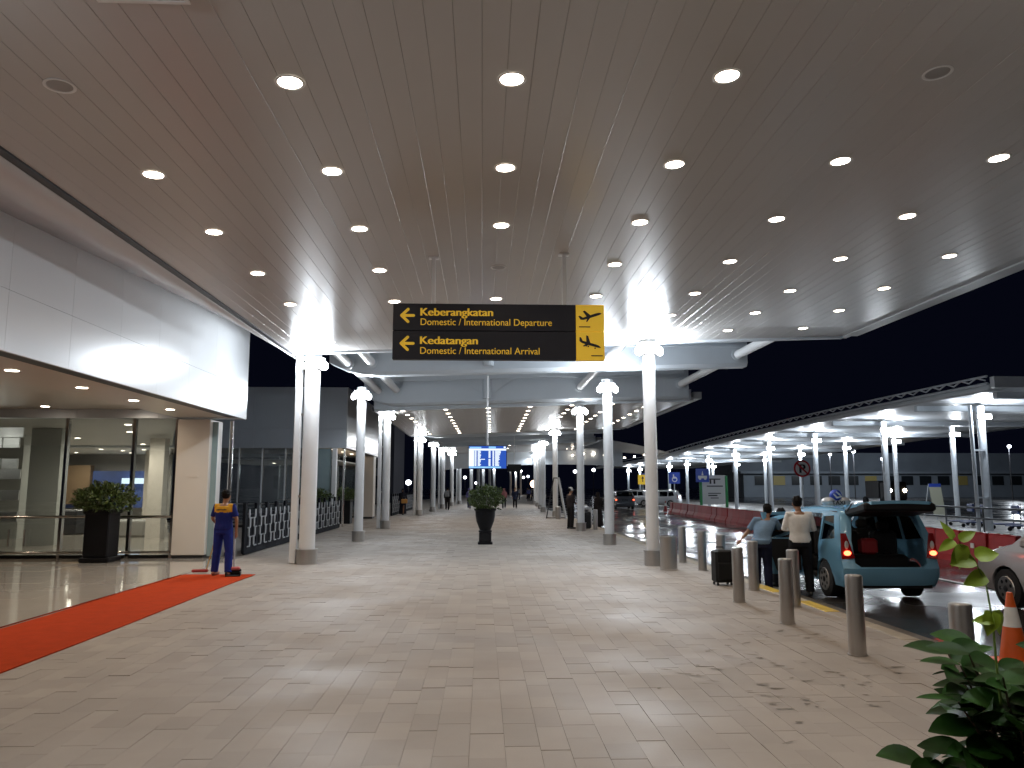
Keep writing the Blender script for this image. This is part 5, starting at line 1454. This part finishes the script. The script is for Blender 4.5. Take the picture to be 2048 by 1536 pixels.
# ------------------------------------------------------------------ leafy plant in the foreground
t = thing('leafy_plant', 'leafy green plant with a lime sprig at the lower corner of the picture', 'plant', (2.45, 3.55, 0))
MB().lathe([(.20, 0), (.24, .25), (.26, .40), (.28, .42), (.28, .45), (.25, .45), (.24, .40)], 24).build('pot', M_POT, t, True)
MB().lathe([(.24, .38), (.24, .40)], 18).build('soil', M_SOIL, t)
def leaf_mesh(L, w, heart, seed):
    rr = random.Random(seed); n = 7; P = []; F = []
    for i in range(n + 1):
        u = i / n
        ww = w * max(.02, math.sin(PI * min(.995, max(.012, u)) ** (.85 if not heart else .62))) ** (.75 if not heart else .85)
        z = -.20 * L * u * u + .02 * L * math.sin(6 * u + seed)
        P += [(-ww, L * u - (.07 * L if heart and i == 1 else 0), z + .25 * ww), (-ww * .5, L * u, z + .08 * ww), (0, L * u, z), (ww * .5, L * u, z + .08 * ww), (ww, L * u - (.07 * L if heart and i == 1 else 0), z + .25 * ww)]
    for i in range(n):
        for j in range(4): a = i * 5 + j; F.append((a, a + 1, a + 6, a + 5))
    return MB().add(P, F)
lm = [leaf_mesh(L, w, False, s).mesh('leaf', M_LEAFD, 'all') for s, (L, w) in enumerate(((.15, .036), (.18, .046), (.12, .030), (.20, .066)))]
lh = [leaf_mesh(L, w, True, s).mesh('leaf', M_LEAFY, 'all') for s, (L, w) in enumerate(((.11, .038), (.09, .024)))]
def place_leaf(me, p, d, nrm):
    d = Vector(d).normalized(); nrm = Vector(nrm); x = d.cross(nrm).normalized(); z = x.cross(d)
    o = link('leaf', me, t); o.matrix_local = Matrix.Translation(Vector(p) - Vector((2.45, 3.55, 0))) @ Matrix((x, d, z)).transposed().to_4x4()
    return o
rr = random.Random(21); branches = []
for k in range(13):
    a = rr.uniform(0, 2 * PI); tip = Vector((2.42 + .36 * math.cos(a) * rr.uniform(.4, 1), 3.6 + .34 * math.sin(a), rr.uniform(.62, 1.0)))
    if tip.x < 2.15: tip.z = min(tip.z, .80)
    branches.append(tip)
branches += [Vector((2.10, 3.45, .62)), Vector((2.12, 3.5, .80)), Vector((2.56, 3.45, 1.0)), Vector((2.62, 3.5, .85)), Vector((2.38, 3.4, .70)), Vector((2.3, 3.5, .56)), Vector((2.5, 3.4, .58)), Vector((2.0, 3.6, .52))]
for k, tip in enumerate(branches):
    b0 = Vector((2.45, 3.55, .40)); mid = b0.lerp(tip, .5) + Vector((0, 0, -.04))
    MB().tube([b0 - Vector((2.45, 3.55, 0)), mid - Vector((2.45, 3.55, 0)), tip - Vector((2.45, 3.55, 0))], [.010, .008, .004], 6).build('stem', M_STEM, t)
    for j in range(10):
        q = mid.lerp(tip, .2 + .8 * j / 9); a = j * 2.4 + rr.uniform(-.4, .4)
        d = Vector((math.cos(a), math.sin(a) * .8, rr.uniform(-.1, .55)))
        nv = Vector((rr.gauss(0, .4), -.5 + rr.gauss(0, .3), 1.0))
        place_leaf(lm[rr.randrange(4)], q, d, nv)
def at(px, py, Y):
    d = pxdir(px, py); return Vector((0, 0, 1.75)) + d * (Y / d.y)
SPY = 3.45
sp = [at(2003, 1420, SPY), at(1992, 1320, SPY), at(1985, 1240, SPY), at(1972, 1170, SPY), at(1948, 1118, SPY), at(1918, 1088, SPY)]
MB().tube([Vector((0, 0, .42))] + [p - Vector((2.45, 3.55, 0)) for p in sp], [.008, .007, .006, .005, .004, .004, .003], 6).build('sprig_stem', mat('stem_green', (.12, .2, .03), .5), t)
up = Vector((0, 0, 1)); rt = Vector((1, 0, 0))
for (px, py, ang, big) in ((1905, 1078, 112, 1), (1918, 1080, 28, 1), (1908, 1082, 205, 1), (1920, 1088, 268, 0), (1925, 1090, 250, 0), (1948, 1120, 185, 0), (1950, 1112, 10, 0), (1970, 1150, 200, 0), (1984, 1222, 250, 0), (1986, 1222, 292, 0), (1984, 1240, 178, 1)):
    p = at(px, py, SPY); d = rt * math.cos(R(ang)) + up * math.sin(R(ang)) + Vector((0, rr.uniform(-.25, .15), 0))
    place_leaf(lh[big], p, d, Vector((rr.gauss(0, .3), -1, .55)))

bpy.data.scenes.remove(TMP)
